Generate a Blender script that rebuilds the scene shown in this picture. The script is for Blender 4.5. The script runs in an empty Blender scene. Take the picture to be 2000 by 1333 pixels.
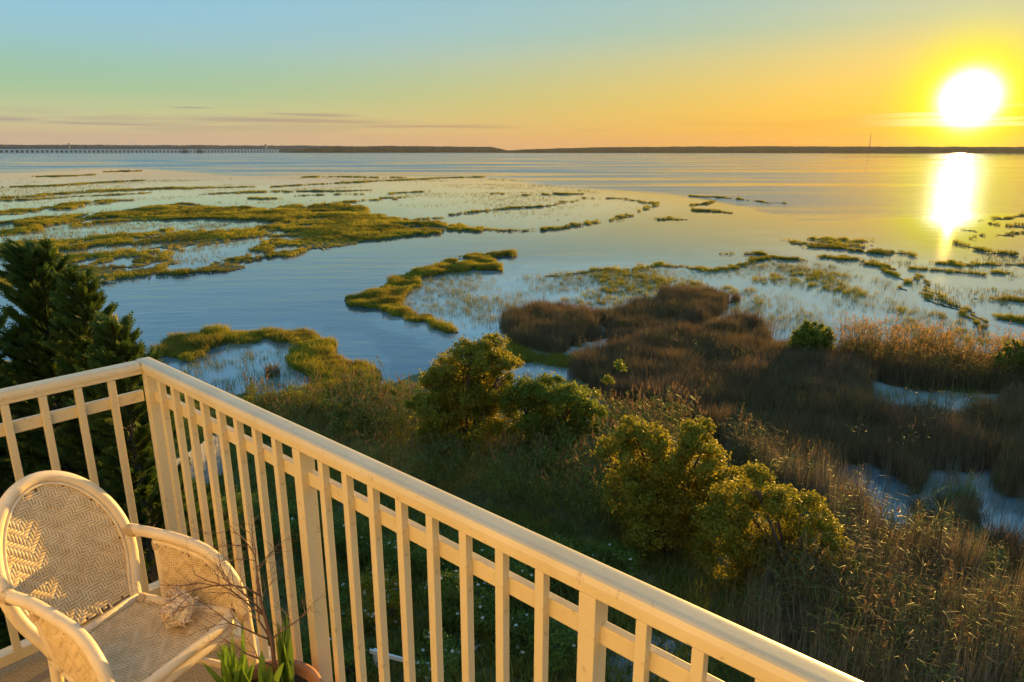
import bpy, bmesh, math, random
import numpy as np
from mathutils import Vector, Matrix, Euler
R = math.radians
random.seed(7); rng = np.random.default_rng(11)
SC = bpy.context.scene; COL = SC.collection

# ------------------------------------------------------------------ camera
HC = 12.0; FPX = 1337.0; PITCH = math.atan((666.5-295.5)/FPX)
cam_d = bpy.data.cameras.new("camera"); cam = bpy.data.objects.new("camera", cam_d); COL.objects.link(cam)
cam.location = (0, 0, HC); cam.rotation_euler = (R(90)-PITCH, 0, 0)
cam_d.sensor_width = 36; cam_d.lens = FPX/2000*36; cam_d.clip_start = .05; cam_d.clip_end = 60000
SC.camera = cam
# ------------------------------------------------------------------ colour management
SC.view_settings.view_transform = 'Standard'; SC.view_settings.look = 'None'
SC.view_settings.exposure = 1.15; SC.view_settings.gamma = 1.0; SC.view_settings.use_curve_mapping = False
# ------------------------------------------------------------------ sun and sky
SUN_AZ = math.atan2(893, FPX*math.cos(PITCH)+466*math.sin(PITCH)); SUN_EL = R(3.4)
SUN_DIR = Vector((math.sin(SUN_AZ)*math.cos(SUN_EL), math.cos(SUN_AZ)*math.cos(SUN_EL), math.sin(SUN_EL)))
sd = bpy.data.lights.new("sun", 'SUN'); so = bpy.data.objects.new("sun", sd); COL.objects.link(so)
sd.energy = 5.0; sd.angle = R(.55); sd.color = (1.0, .57, .13)
so.rotation_euler = SUN_DIR.to_track_quat('Z', 'Y').to_euler()

def srgb(r, g, b):
    f = lambda c: c/12.92 if c <= .04045 else ((c+.055)/1.055)**2.4
    return (f(r/255), f(g/255), f(b/255), 1)
class NT:
    def __init__(s, tree): s.t = tree; s.n = tree.nodes; s.l = tree.links
    def new(s, typ, **kw):
        n = s.n.new(typ)
        for k, v in kw.items():
            if k == 'ins':
                for a, b in v.items():
                    if hasattr(b, 'is_output') or isinstance(b, bpy.types.NodeSocket): s.l.new(b, n.inputs[a])
                    else: n.inputs[a].default_value = b
            else: setattr(n, k, v)
        return n
    def math(s, op, a, b=0.0, c=0.0, clamp=False):
        n = s.n.new('ShaderNodeMath'); n.operation = op; n.use_clamp = clamp
        for i, v in enumerate((a, b, c)):
            if isinstance(v, bpy.types.NodeSocket): s.l.new(v, n.inputs[i])
            else: n.inputs[i].default_value = v
        return n.outputs[0]
    def mix(s, f, a, b, blend='MIX'):
        n = s.n.new('ShaderNodeMix'); n.data_type = 'RGBA'; n.blend_type = blend
        for i, v in ((0, f), (6, a), (7, b)):
            if isinstance(v, bpy.types.NodeSocket): s.l.new(v, n.inputs[i])
            else: n.inputs[i].default_value = v
        return n.outputs[2]
    def ramp(s, fac, stops, interp='LINEAR'):
        n = s.n.new('ShaderNodeValToRGB'); cr = n.color_ramp; cr.interpolation = interp
        while len(cr.elements) > 1: cr.elements.remove(cr.elements[-1])
        cr.elements[0].position = stops[0][0]; cr.elements[0].color = stops[0][1]
        for p, c in stops[1:]:
            e = cr.elements.new(p); e.color = c
        s.l.new(fac, n.inputs[0]); return n.outputs[0]
    def maprange(s, v, a, b, c=0.0, d=1.0, smooth=False):
        n = s.n.new('ShaderNodeMapRange'); n.interpolation_type = 'SMOOTHSTEP' if smooth else 'LINEAR'
        s.l.new(v, n.inputs[0])
        for i, x in enumerate((a, b, c, d)): n.inputs[i+1].default_value = x
        return n.outputs[0]
    def noise(s, vec, scale, detail=4, rough=.55, out=0):
        n = s.n.new('ShaderNodeTexNoise'); n.inputs['Scale'].default_value = scale
        n.inputs['Detail'].default_value = detail; n.inputs['Roughness'].default_value = rough
        if vec is not None: s.l.new(vec, n.inputs['Vector'])
        return n.outputs[out]

world = bpy.data.worlds.new("World"); SC.world = world; world.use_nodes = True
w = NT(world.node_tree); w.n.clear()
tc = w.new('ShaderNodeTexCoord'); dirv = tc.outputs['Generated']
sep = w.new('ShaderNodeSeparateXYZ', ins={0: dirv}); X, Y, Z = sep.outputs
el = w.math('MAXIMUM', Z, 0.0)
hl = w.math('SQRT', w.math('MAXIMUM', w.math('ADD', w.math('MULTIPLY', X, X), w.math('MULTIPLY', Y, Y)), 1e-6))
ca = w.math('DIVIDE', w.math('ADD', w.math('MULTIPLY', X, math.sin(SUN_AZ)), w.math('MULTIPLY', Y, math.cos(SUN_AZ))), hl)
az = w.math('ARCTAN2', X, Y)
K = .60     # ramps run over sin(elevation) 0 .. K
def st(v): return v/K
rampL = w.ramp(w.math('DIVIDE', el, K), [(0, srgb(192,170,146)), (st(.018), srgb(196,174,142)), (st(.030), srgb(200,188,146)),
    (st(.048), srgb(190,196,150)), (st(.073), srgb(164,195,158)), (st(.098), srgb(154,195,174)), (st(.13), srgb(150,195,202)), (st(.16), srgb(146,195,215)),
    (st(.25), srgb(130,186,220)), (st(.38), srgb(124,180,218)), (1, srgb(120,176,214))])
rampR = w.ramp(w.math('DIVIDE', el, K), [(0, srgb(222,160,68)), (st(.025), srgb(227,172,62)), (st(.05), srgb(230,184,72)),
    (st(.08), srgb(225,192,96)), (st(.115), srgb(208,195,124)), (st(.15), srgb(174,193,158)), (st(.20), srgb(158,192,184)),
    (st(.27), srgb(142,188,206)), (st(.38), srgb(126,180,214)), (1, srgb(120,176,214))])
fr = w.math('POWER', w.maprange(ca, .24, 1.0), 3.0)
base = w.mix(fr, rampL, rampR)
# a physical sky under the graded one
nis = w.new('ShaderNodeTexSky', sky_type='NISHITA', sun_disc=False, sun_elevation=SUN_EL, sun_rotation=SUN_AZ, altitude=10, air_density=1.3, dust_density=2.0, ozone_density=1.5)
nisc = w.mix(1.0, nis.outputs[0], (.10, .10, .10, 1), 'MULTIPLY')
base = w.mix(.10, base, nisc)
# thin streaks of cloud low over the far shore
cv = w.new('ShaderNodeCombineXYZ', ins={0: w.math('MULTIPLY', az, 3.2), 1: w.math('MULTIPLY', Z, 95.0), 2: 0.3}).outputs[0]
cn = w.noise(cv, 1.0, 5, .55)
band = w.math('MULTIPLY', w.maprange(Z, .014, .030, 0, 1, True), w.maprange(Z, .040, .056, 1, 0, True))
cm = w.math('MULTIPLY', w.maprange(cn, .505, .60, 0, 1, True), band)
cm = w.math('MULTIPLY', cm, w.maprange(ca, .60, .95, .40, .20))
def streak(x0, x1, y, thick, tilt=0.0):
    a0 = math.atan2((x0+x1)/2-1000, FPX*.99); aw = abs(x1-x0)/2/FPX*.85; z0 = (297-y)/1387*.92
    u = w.math('DIVIDE', w.math('SUBTRACT', az, a0), aw); zz = w.math('SUBTRACT', w.math('SUBTRACT', Z, z0), w.math('MULTIPLY', w.math('SUBTRACT', az, a0), tilt))
    v = w.math('DIVIDE', w.math('ADD', zz, w.math('MULTIPLY', w.math('SUBTRACT', cn, .5), .012)), thick)
    return w.math('POWER', 2.718281828, w.math('MULTIPLY', w.math('ADD', w.math('POWER', w.math('ABSOLUTE', u), 4.0), w.math('MULTIPLY', v, v)), -1.0))
for q in ((380,800,238,.0028,-.004), (540,720,229,.0018,-.004), (680,1030,248,.0022,-.004), (-60,110,244,.003,0), (150,380,248,.0018,-.002), (375,450,219,.0010,0)):
    cm = w.math('MAXIMUM', cm, w.math('MULTIPLY', streak(*q), .78))
cloud_c = w.mix(fr, srgb(158,146,134), srgb(200,146,66))
base = w.mix(cm, base, cloud_c)
# low haze bank
lowb = w.math('MULTIPLY', w.maprange(Z, .018, .024, 1, 0, True), w.maprange(cn, .3, .6, .4, 1))
base = w.mix(w.math('MULTIPLY', lowb, .22), base, w.mix(fr, srgb(176,152,146), srgb(206,138,60)))
# the glow of the air round the sun and the sun itself
dt = w.new('ShaderNodeVectorMath', operation='DOT_PRODUCT', ins={0: dirv, 1: SUN_DIR})
ang = w.math('MULTIPLY', w.math('ARCCOSINE', w.math('MINIMUM', dt.outputs['Value'], 1.0)), 180/math.pi)
def gau(width, p=2.0):
    return w.math('POWER', 2.718281828, w.math('MULTIPLY', w.math('POWER', w.math('DIVIDE', ang, width), p), -1.0))
base = w.mix(w.math('MULTIPLY', gau(7.5), .16), base, (1.0, .72, .06, 1))
base = w.mix(gau(3.7, 2.8), base, (1.05, 1.0, .0, 1))
lit = w.math('MULTIPLY', w.math('MULTIPLY', w.maprange(cn, .54, .60, 0, 1, True), band), w.math('MULTIPLY', gau(4.0), .5))
base = w.mix(lit, base, (1.3, 1.25, .8, 1))
core = w.math('MULTIPLY', gau(1.20, 2.1), 7.0)
base = w.mix(1.0, base, w.new('ShaderNodeCombineColor', ins={0: core, 1: core, 2: core}).outputs[0], 'ADD')
bg = w.new('ShaderNodeBackground', ins={0: base, 1: .500})
w.l.new(bg.outputs[0], w.new('ShaderNodeOutputWorld').inputs[0])

# ------------------------------------------------------------------ projection helpers (photo pixel <-> place on a level plane)
CP, SP = math.cos(PITCH), math.sin(PITCH)
def unproj(x, y, z=0.0):
    x = np.asarray(x, float); y = np.asarray(y, float)
    v = y-666.5; dn = FPX*SP+v*CP; fw = FPX*CP-v*SP; s = (HC-z)/dn
    return np.stack([(x-1000)*s, fw*s], -1)
def P(x, y, z=0.0):
    q = unproj(x, y, z); return Vector((float(q[0]), float(q[1]), z))
def topx(wx, wy, z=0.0):
    dz = z-HC; d = wy*CP-dz*SP; u = wy*SP+dz*CP
    return 1000+FPX*wx/d, 666.5-FPX*u/d
D2 = Vector((.657, .754, 0)).normalized(); D1 = Vector((-D2.y, D2.x, 0)); RAIL_ANG = math.atan2(D2.y, D2.x)

# ------------------------------------------------------------------ numpy noise
def vnoise(x, y, seed=0):
    xi = np.floor(x).astype(np.int64); yi = np.floor(y).astype(np.int64); xf = x-xi; yf = y-yi
    def h(a, b):
        n = (a*374761393+b*668265263+seed*974634777) & 0x7fffffff
        n = ((n ^ (n >> 13))*1274126177) & 0x7fffffff
        return ((n ^ (n >> 16)) & 0xffff)/65535.0
    u = xf*xf*(3-2*xf); v = yf*yf*(3-2*yf)
    return (h(xi, yi)*(1-u)+h(xi+1, yi)*u)*(1-v)+(h(xi, yi+1)*(1-u)+h(xi+1, yi+1)*u)*v
def fbm(x, y, seed=0, oct=4):
    t = 0; a = .5; s = 0
    for i in range(oct):
        t = t+a*vnoise(x*2**i+17*i, y*2**i-9*i, seed+i); s += a; a *= .5
    return t/s
def inpoly(px, py, poly):
    c = np.zeros(px.shape, bool); n = len(poly)
    for i in range(n):
        x1, y1 = poly[i]; x2, y2 = poly[(i+1) % n]
        if y1 == y2: continue
        c ^= ((y1 > py) != (y2 > py)) & (px < (x2-x1)*(py-y1)/(y2-y1)+x1)
    return c
def strip(pts, wid):
    """a thin band of polygon along a polyline; wid = half width in pixels of depth"""
    n = len(pts); wid = wid if isinstance(wid, (list, tuple)) else [wid]*n
    up = [(p[0], p[1]-h) for p, h in zip(pts, wid)]; lo = [(p[0], p[1]+h) for p, h in zip(pts, wid)]
    return up+lo[::-1]

# ------------------------------------------------------------------ mesh helpers
def tag(o, label=None, cat=None, group=None, kind=None):
    if label: o['label'] = label
    if cat: o['category'] = cat
    if group: o['group'] = group
    if kind: o['kind'] = kind
    return o
def link(name, me, parent=None, mat=None, smooth=False):
    if mat is not None: me.materials.append(mat)
    if smooth: me.polygons.foreach_set('use_smooth', [True]*len(me.polygons))
    o = bpy.data.objects.new(name, me); COL.objects.link(o)
    if parent is not None: o.parent = parent
    return o
def npmesh(name, V, F):
    V = np.ascontiguousarray(V, np.float32); F = np.ascontiguousarray(F, np.int32); k = F.shape[1]
    me = bpy.data.meshes.new(name); me.vertices.add(len(V)); me.vertices.foreach_set('co', V.ravel())
    me.loops.add(F.size); me.loops.foreach_set('vertex_index', F.ravel())
    me.polygons.add(len(F)); me.polygons.foreach_set('loop_start', np.arange(0, F.size, k, dtype=np.int32))
    me.update(calc_edges=True); me.validate(); return me
def pymesh(name, V, F):
    me = bpy.data.meshes.new(name); me.from_pydata([tuple(v) for v in V], [], F); me.update(); return me
def empty(name, loc, rz=0.0):
    o = bpy.data.objects.new(name, None); COL.objects.link(o); o.location = loc; o.rotation_euler = (0, 0, rz); o.empty_display_size = .1; return o
class MB:
    def __init__(s): s.V = []; s.F = []
    def add(s, V, F):
        b = len(s.V); s.V += [Vector(v) for v in V]; s.F += [tuple(i+b for i in f) for f in F]; return s
    def box(s, lo, hi, bev=0.0):
        x0, y0, z0 = lo; x1, y1, z1 = hi
        if bev <= 0:
            return s.add([(x0,y0,z0),(x1,y0,z0),(x1,y1,z0),(x0,y1,z0),(x0,y0,z1),(x1,y0,z1),(x1,y1,z1),(x0,y1,z1)],
                  [(0,3,2,1),(4,5,6,7),(0,1,5,4),(1,2,6,5),(2,3,7,6),(3,0,4,7)])
        bm = bmesh.new(); r = bmesh.ops.create_cube(bm, size=1.0)
        for v in bm.verts: v.co = Vector(((x0+x1)/2+v.co.x*(x1-x0), (y0+y1)/2+v.co.y*(y1-y0), (z0+z1)/2+v.co.z*(z1-z0)))
        bmesh.ops.bevel(bm, geom=bm.edges[:], offset=bev, segments=2, profile=.5, affect='EDGES')
        bm.verts.index_update(); s.add([v.co.copy() for v in bm.verts], [tuple(v.index for v in f.verts) for f in bm.faces]); bm.free(); return s
    def tube(s, pts, rad, n=8, cap=True):
        pts = [Vector(p) for p in pts]; m = len(pts); rad = rad if isinstance(rad, (list, tuple)) else [rad]*m
        t0 = (pts[1]-pts[0]).normalized(); nrm = t0.orthogonal().normalized(); V = []; F = []
        for i, p in enumerate(pts):
            t = (pts[min(i+1, m-1)]-pts[max(i-1, 0)]).normalized()
            nrm = (nrm-t*nrm.dot(t)); nrm = nrm.normalized() if nrm.length > 1e-6 else t.orthogonal().normalized(); b = t.cross(nrm)
            for k in range(n):
                a = 2*math.pi*k/n; V.append(p+(nrm*math.cos(a)+b*math.sin(a))*rad[i])
        for i in range(m-1):
            for k in range(n): F.append((i*n+k, i*n+(k+1) % n, (i+1)*n+(k+1) % n, (i+1)*n+k))
        if cap: F.append(tuple(range(n))[::-1]); F.append(tuple(range((m-1)*n, m*n)))
        return s.add(V, F)
    def lathe(s, prof, n=32, c=(0,0,0)):
        V = []; F = []; m = len(prof)
        for r, z in prof:
            for k in range(n): a = 2*math.pi*k/n; V.append((c[0]+r*math.cos(a), c[1]+r*math.sin(a), c[2]+z))
        for i in range(m-1):
            for k in range(n): F.append((i*n+k, i*n+(k+1) % n, (i+1)*n+(k+1) % n, (i+1)*n+k))
        return s.add(V, F)
    def obj(s, name, mat, parent=None, smooth=False):
        return link(name, pymesh(name, s.V, s.F), parent, mat, smooth)
def smooth_path(pts, n=8):
    pts = [Vector(p) for p in pts]; out = []
    q = [pts[0]*2-pts[1]]+pts+[pts[-1]*2-pts[-2]]
    for i in range(1, len(q)-2):
        a, b, c, d = q[i-1], q[i], q[i+1], q[i+2]
        for k in range(n):
            t = k/n; out.append(.5*((2*b)+(c-a)*t+(2*a-5*b+4*c-d)*t*t+(3*b-a-3*c+d)*t**3))
    out.append(pts[-1]); return out

# ------------------------------------------------------------------ materials
def mat(name):
    m = bpy.data.materials.new(name); m.use_nodes = True; t = NT(m.node_tree); t.n.clear()
    out = t.new('ShaderNodeOutputMaterial'); return m, t, out
def simple(name, ca, cb, scale=8.0, rough=.5, bump=0.0, bscale=40.0, stretch=(1,1,1), dirt=None):
    m, t, out = mat(name); tcn = t.new('ShaderNodeTexCoord')
    mp = t.new('ShaderNodeMapping', ins={0: tcn.outputs['Object'], 3: stretch}).outputs[0]
    n = t.noise(mp, scale, 5); col = t.mix(t.maprange(n, .35, .65), ca+(1,), cb+(1,))
    if dirt:
        d = t.maprange(t.noise(tcn.outputs['Object'], dirt[1], 6, .7), dirt[2], dirt[2]+.08); col = t.mix(t.math('MULTIPLY', d, dirt[3]), col, dirt[0]+(1,))
    b = t.new('ShaderNodeBsdfPrincipled', ins={'Base Color': col, 'Roughness': rough})
    if bump:
        bn = t.new('ShaderNodeBump', ins={'Strength': bump, 'Distance': .01, 'Height': t.noise(mp, bscale, 4)}); t.l.new(bn.outputs[0], b.inputs['Normal'])
    t.l.new(b.outputs[0], out.inputs[0]); return m
def leafmat(name, ca, cb, trans=.35, rough=.5, tint=1.25, patch=None):
    """leaf colour varies from leaf to leaf, from plant to plant and over metres of ground"""
    m, t, out = mat(name); g = t.new('ShaderNodeNewGeometry'); oi = t.new('ShaderNodeObjectInfo')
    f = t.math('ADD', t.math('MULTIPLY', g.outputs['Random Per Island'], .55), t.math('MULTIPLY', oi.outputs['Random'], .45))
    col = t.mix(f, ca+(1,), cb+(1,))
    if patch:
        pn = t.maprange(t.noise(g.outputs['Position'], patch[1], 3), .42, .6); col = t.mix(t.math('MULTIPLY', pn, patch[2]), col, patch[0]+(1,))
    b = t.new('ShaderNodeBsdfPrincipled', ins={'Base Color': col, 'Roughness': rough, 'Specular IOR Level': .12})
    tr = t.new('ShaderNodeBsdfTranslucent', ins={0: t.mix(1.0, col, (tint, tint, tint*.7, 1), 'MULTIPLY')})
    mx = t.new('ShaderNodeMixShader', ins={0: trans, 1: b.outputs[0], 2: tr.outputs[0]})
    t.l.new(mx.outputs[0], out.inputs[0]); return m

M_paint = simple('cream_white_paint', (.61,.525,.345), (.55,.465,.29), 6, .38, .025, 120, (1,1,.15), ((.30,.23,.14), 34, .595, .6))
M_rattan = simple('whitewashed_rattan', (.78,.65,.45), (.70,.56,.36), 14, .42, .06, 60)
M_weave = simple('woven_cane', (.76,.60,.36), (.62,.46,.25), 30, .45)
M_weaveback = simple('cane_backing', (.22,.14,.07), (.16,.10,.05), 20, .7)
M_bind = simple('cane_binding', (.60,.45,.27), (.52,.38,.22), 40, .5)
M_wall = simple('cream_siding', (.80,.74,.62), (.76,.69,.57), 2, .6)
M_deck = simple('deck_coating', (.30,.24,.16), (.16,.125,.08), 160, .85, .5, 220)
def shellmat():
    m, t, out = mat('seashell'); g = t.new('ShaderNodeNewGeometry'); tcn = t.new('ShaderNodeTexCoord').outputs['Object']
    c = t.mix(t.maprange(t.noise(tcn, 26, 4), .38, .62), (.82,.68,.46,1), (.70,.50,.30,1))
    c = t.mix(t.maprange(t.noise(tcn, 60, 3), .52, .62), c, (.50,.36,.28,1))
    c = t.mix(t.maprange(g.outputs['Pointiness'], .50, .58), c, (.90,.82,.64,1))
    b = t.new('ShaderNodeBsdfPrincipled', ins={'Base Color': c, 'Roughness': .5}); t.l.new(b.outputs[0], out.inputs[0]); return m
M_shell = shellmat()
M_terra = simple('terracotta', (.42,.20,.09), (.34,.15,.07), 12, .6, .1, 60)
M_soil = simple('potting_soil', (.06,.04,.025), (.03,.02,.012), 50, .95, .6, 90)
M_twig = simple('dry_twig', (.13,.075,.055), (.08,.045,.035), 30, .7)
M_bark = simple('bark', (.10,.07,.05), (.06,.04,.03), 14, .85, .4, 40)
M_fence = simple('weathered_fence', (.46,.44,.42), (.36,.34,.32), 5, .7, .2, 60, (1,1,.1))
M_rail2 = simple('white_rail', (.75,.75,.76), (.66,.66,.68), 6, .5)
M_red = simple('red_disc', (.35,.02,.03), (.28,.02,.02), 6, .4)
M_rock = simple('grey_stone', (.24,.24,.25), (.13,.13,.135), 5, .85, .4, 18)
M_conc = simple('bridge_concrete', (.85,.83,.80), (.78,.76,.72), .2, .8)
M_dark = simple('dark_timber', (.10,.09,.08), (.06,.055,.05), .3, .8)
M_steel = simple('mast_steel', (.30,.28,.27), (.24,.22,.21), .3, .6)
M_strap = leafmat('strap_leaf', (.10,.20,.03), (.20,.30,.05), .35, .4)
M_cyp = leafmat('cypress_foliage', (.050,.095,.020), (.11,.15,.030), .25, .6, 1.3)
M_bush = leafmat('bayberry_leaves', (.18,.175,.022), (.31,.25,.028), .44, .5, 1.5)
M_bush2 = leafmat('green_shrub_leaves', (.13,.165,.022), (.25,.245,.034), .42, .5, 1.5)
M_rose = leafmat('rose_leaves', (.085,.14,.026), (.15,.20,.038), .3, .5, 1.3)
M_petal = leafmat('white_petals', (.72,.72,.70), (.62,.62,.60), .3, .6, 1.0)
M_grass = leafmat('marsh_grass', (.24,.215,.025), (.36,.29,.035), .44, .6, 1.5, ((.12,.11,.02), .09, .8))
M_grassn = leafmat('near_marsh_grass', (.20,.195,.020), (.33,.27,.03), .42, .6, 1.5, ((.16,.11,.03), .35, .5))
M_sparse = leafmat('sparse_grass', (.17,.165,.04), (.26,.22,.06), .35, .6, 1.3)
M_brown = leafmat('dead_reed', (.135,.088,.048), (.27,.175,.098), .26, .7, 1.1, ((.17,.13,.048), .25, .5))
M_stalk = leafmat('reed_stalk', (.19,.145,.090), (.31,.24,.155), .22, .6, 1.1)
M_reed = leafmat('green_reed', (.14,.165,.030), (.23,.22,.05), .35, .55, 1.3)
M_reedb = leafmat('straw_reed', (.13,.095,.042), (.23,.165,.078), .30, .6, 1.1)
M_plume = leafmat('reed_plume', (.26,.165,.095), (.18,.105,.06), .35, .8, 1.2)
M_gold = leafmat('sunlit_reed', (.20,.15,.04), (.30,.21,.06), .5, .6, 1.4)  # sunlit gold painted into the colours of this reed and its plume
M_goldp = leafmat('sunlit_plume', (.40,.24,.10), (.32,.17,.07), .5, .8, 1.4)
M_woods = leafmat('far_woods', (.055,.055,.035), (.09,.08,.045), .1, .8)
def groundmat():
    m, t, out = mat('marsh_soil'); g = t.new('ShaderNodeNewGeometry'); pos = g.outputs['Position']
    a = t.mix(t.maprange(t.noise(pos, .12, 4), .4, .6), (.15,.125,.035,1), (.10,.09,.03,1))
    a = t.mix(t.maprange(t.noise(pos, 1.6, 5), .45, .62), a, (.18,.145,.05,1))
    wet = t.maprange(t.new('ShaderNodeSeparateXYZ', ins={0: pos}).outputs[2], .0, .10)
    a = t.mix(wet, (.022,.019,.012,1), a)
    b = t.new('ShaderNodeBsdfPrincipled', ins={'Base Color': a, 'Roughness': .9})
    bn = t.new('ShaderNodeBump', ins={'Strength': .6, 'Distance': .15, 'Height': t.noise(pos, 3.0, 5)}); t.l.new(bn.outputs[0], b.inputs['Normal'])
    t.l.new(b.outputs[0], out.inputs[0]); return m
M_ground = groundmat()
def watermat():
    m, t, out = mat('bay_water'); g = t.new('ShaderNodeNewGeometry'); pos = g.outputs['Position']
    at = t.new('ShaderNodeAttribute', attribute_name='ripple').outputs['Fac']
    sh = t.new('ShaderNodeAttribute', attribute_name='pool_sheen').outputs['Fac']
    # wind lanes: long streaks of calm and ruffled water
    rot = t.new('ShaderNodeMapping', ins={0: pos, 2: (0, 0, R(-14)), 3: (.0045, .020, 1)}).outputs[0]
    lane = t.noise(rot, 1.0, 5, .6)
    rip = t.math('MULTIPLY', at, t.maprange(lane, .40, .56, .12, 1, True))
    n1 = t.noise(t.new('ShaderNodeMapping', ins={0: pos, 2: (0, 0, R(12)), 3: (.55, 1.5, 1)}).outputs[0], 1.0, 3)
    n2 = t.noise(t.new('ShaderNodeMapping', ins={0: pos, 2: (0, 0, R(-20)), 3: (.10, .34, 1)}).outputs[0], 1.0, 3)
    h = t.math('ADD', t.math('MULTIPLY', n1, .35), t.math('MULTIPLY', n2, 1.2))
    bn = t.new('ShaderNodeBump', ins={'Strength': t.maprange(rip, 0, 1, .010, .50), 'Distance': 1.0, 'Height': h})
    ro = t.maprange(rip, 0, 1, .022, .30)
    b = t.new('ShaderNodeBsdfPrincipled', ins={'Base Color': t.mix(sh, (.030,.080,.115,1), (.60,.63,.58,1)), 'Roughness': ro, 'IOR': 2.3, 'Normal': bn.outputs[0]})  # pools: base colour paled with painted sky reflection over pale silt
    t.l.new(b.outputs[0], out.inputs[0]); return m
M_water = watermat()

# ================================================================== THE LAND AND THE WATER
# outlines of land and marsh, read off the photograph and laid on the level of the water
LAND = [(-900,735),(-200,715),(100,700),(250,705),(330,722),(400,750),(470,768),(560,775),(640,785),(720,775),(780,748),(840,735),(890,760),
        (960,790),(1040,775),(1090,750),(1130,742),(1250,800),(1400,900),(1500,950),(1560,985),(1660,1010),(1700,1060),(1780,1075),(1840,1020),(1900,985),(1945,1010),(1950,1090),
        (2050,1120),(2700,1180),(3600,2600),(-2600,2600)]
MARSH_A = [(-700,470),(-300,450),(0,436),(120,424),(250,411),(330,404),(420,404),(510,408),(600,402),(660,398),(700,404),(740,420),(800,430),(880,441),(960,454),(935,457),
        (880,458),(800,463),(740,470),(660,479),(605,486),(560,502),(480,521),(420,531),(330,539),(240,546),(180,546),(150,552),(60,560),(-100,575),(-500,600),(-900,620)]
HOLES_A = [[(-700,474),(0,462),(110,447),(250,434),(400,428),(560,434),(500,446),(400,449),(330,452),(250,458),(120,470),(0,474),(-700,500)],
        [(330,490),(370,480),(430,474),(490,468),(515,478),(470,490),(430,508),(380,517),(345,512),(350,500)],
        [(100,494),(200,480),(300,476),(260,488),(215,497),(120,502)],[(-300,520),(20,512),(70,516),(50,532),(0,540),(-300,548)],
        [(-300,440),(20,438),(60,444),(20,450),(-300,455)],[(540,462),(600,459),(620,463),(560,467)],[(760,437),(840,446),(900,453),(850,452),(790,445)],[(40,480),(100,474),(110,479),(50,487)]]
SPIT_G = [(684,588),(720,579),(758,563),(772,546),(828,531),(858,511),(898,502),(940,497),(1003,496),(1004,501),(985,504),(945,506),(948,514),(976,521),(974,526),(930,528),(880,536),(822,550),
        (803,575),(794,600),(832,624),(880,637),(908,653),(888,651),(840,639),(780,621),(720,606)]
RING_I = [(290,700),(330,680),(362,668),(420,657),(500,654),(580,654),(624,664),(634,685),(660,700),(694,716),(722,742),(724,768),(640,790),(560,780),(600,770),(620,748),(590,725),(572,708),
        (574,690),(560,672),(500,669),(440,672),(400,688),(352,706)]
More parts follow.
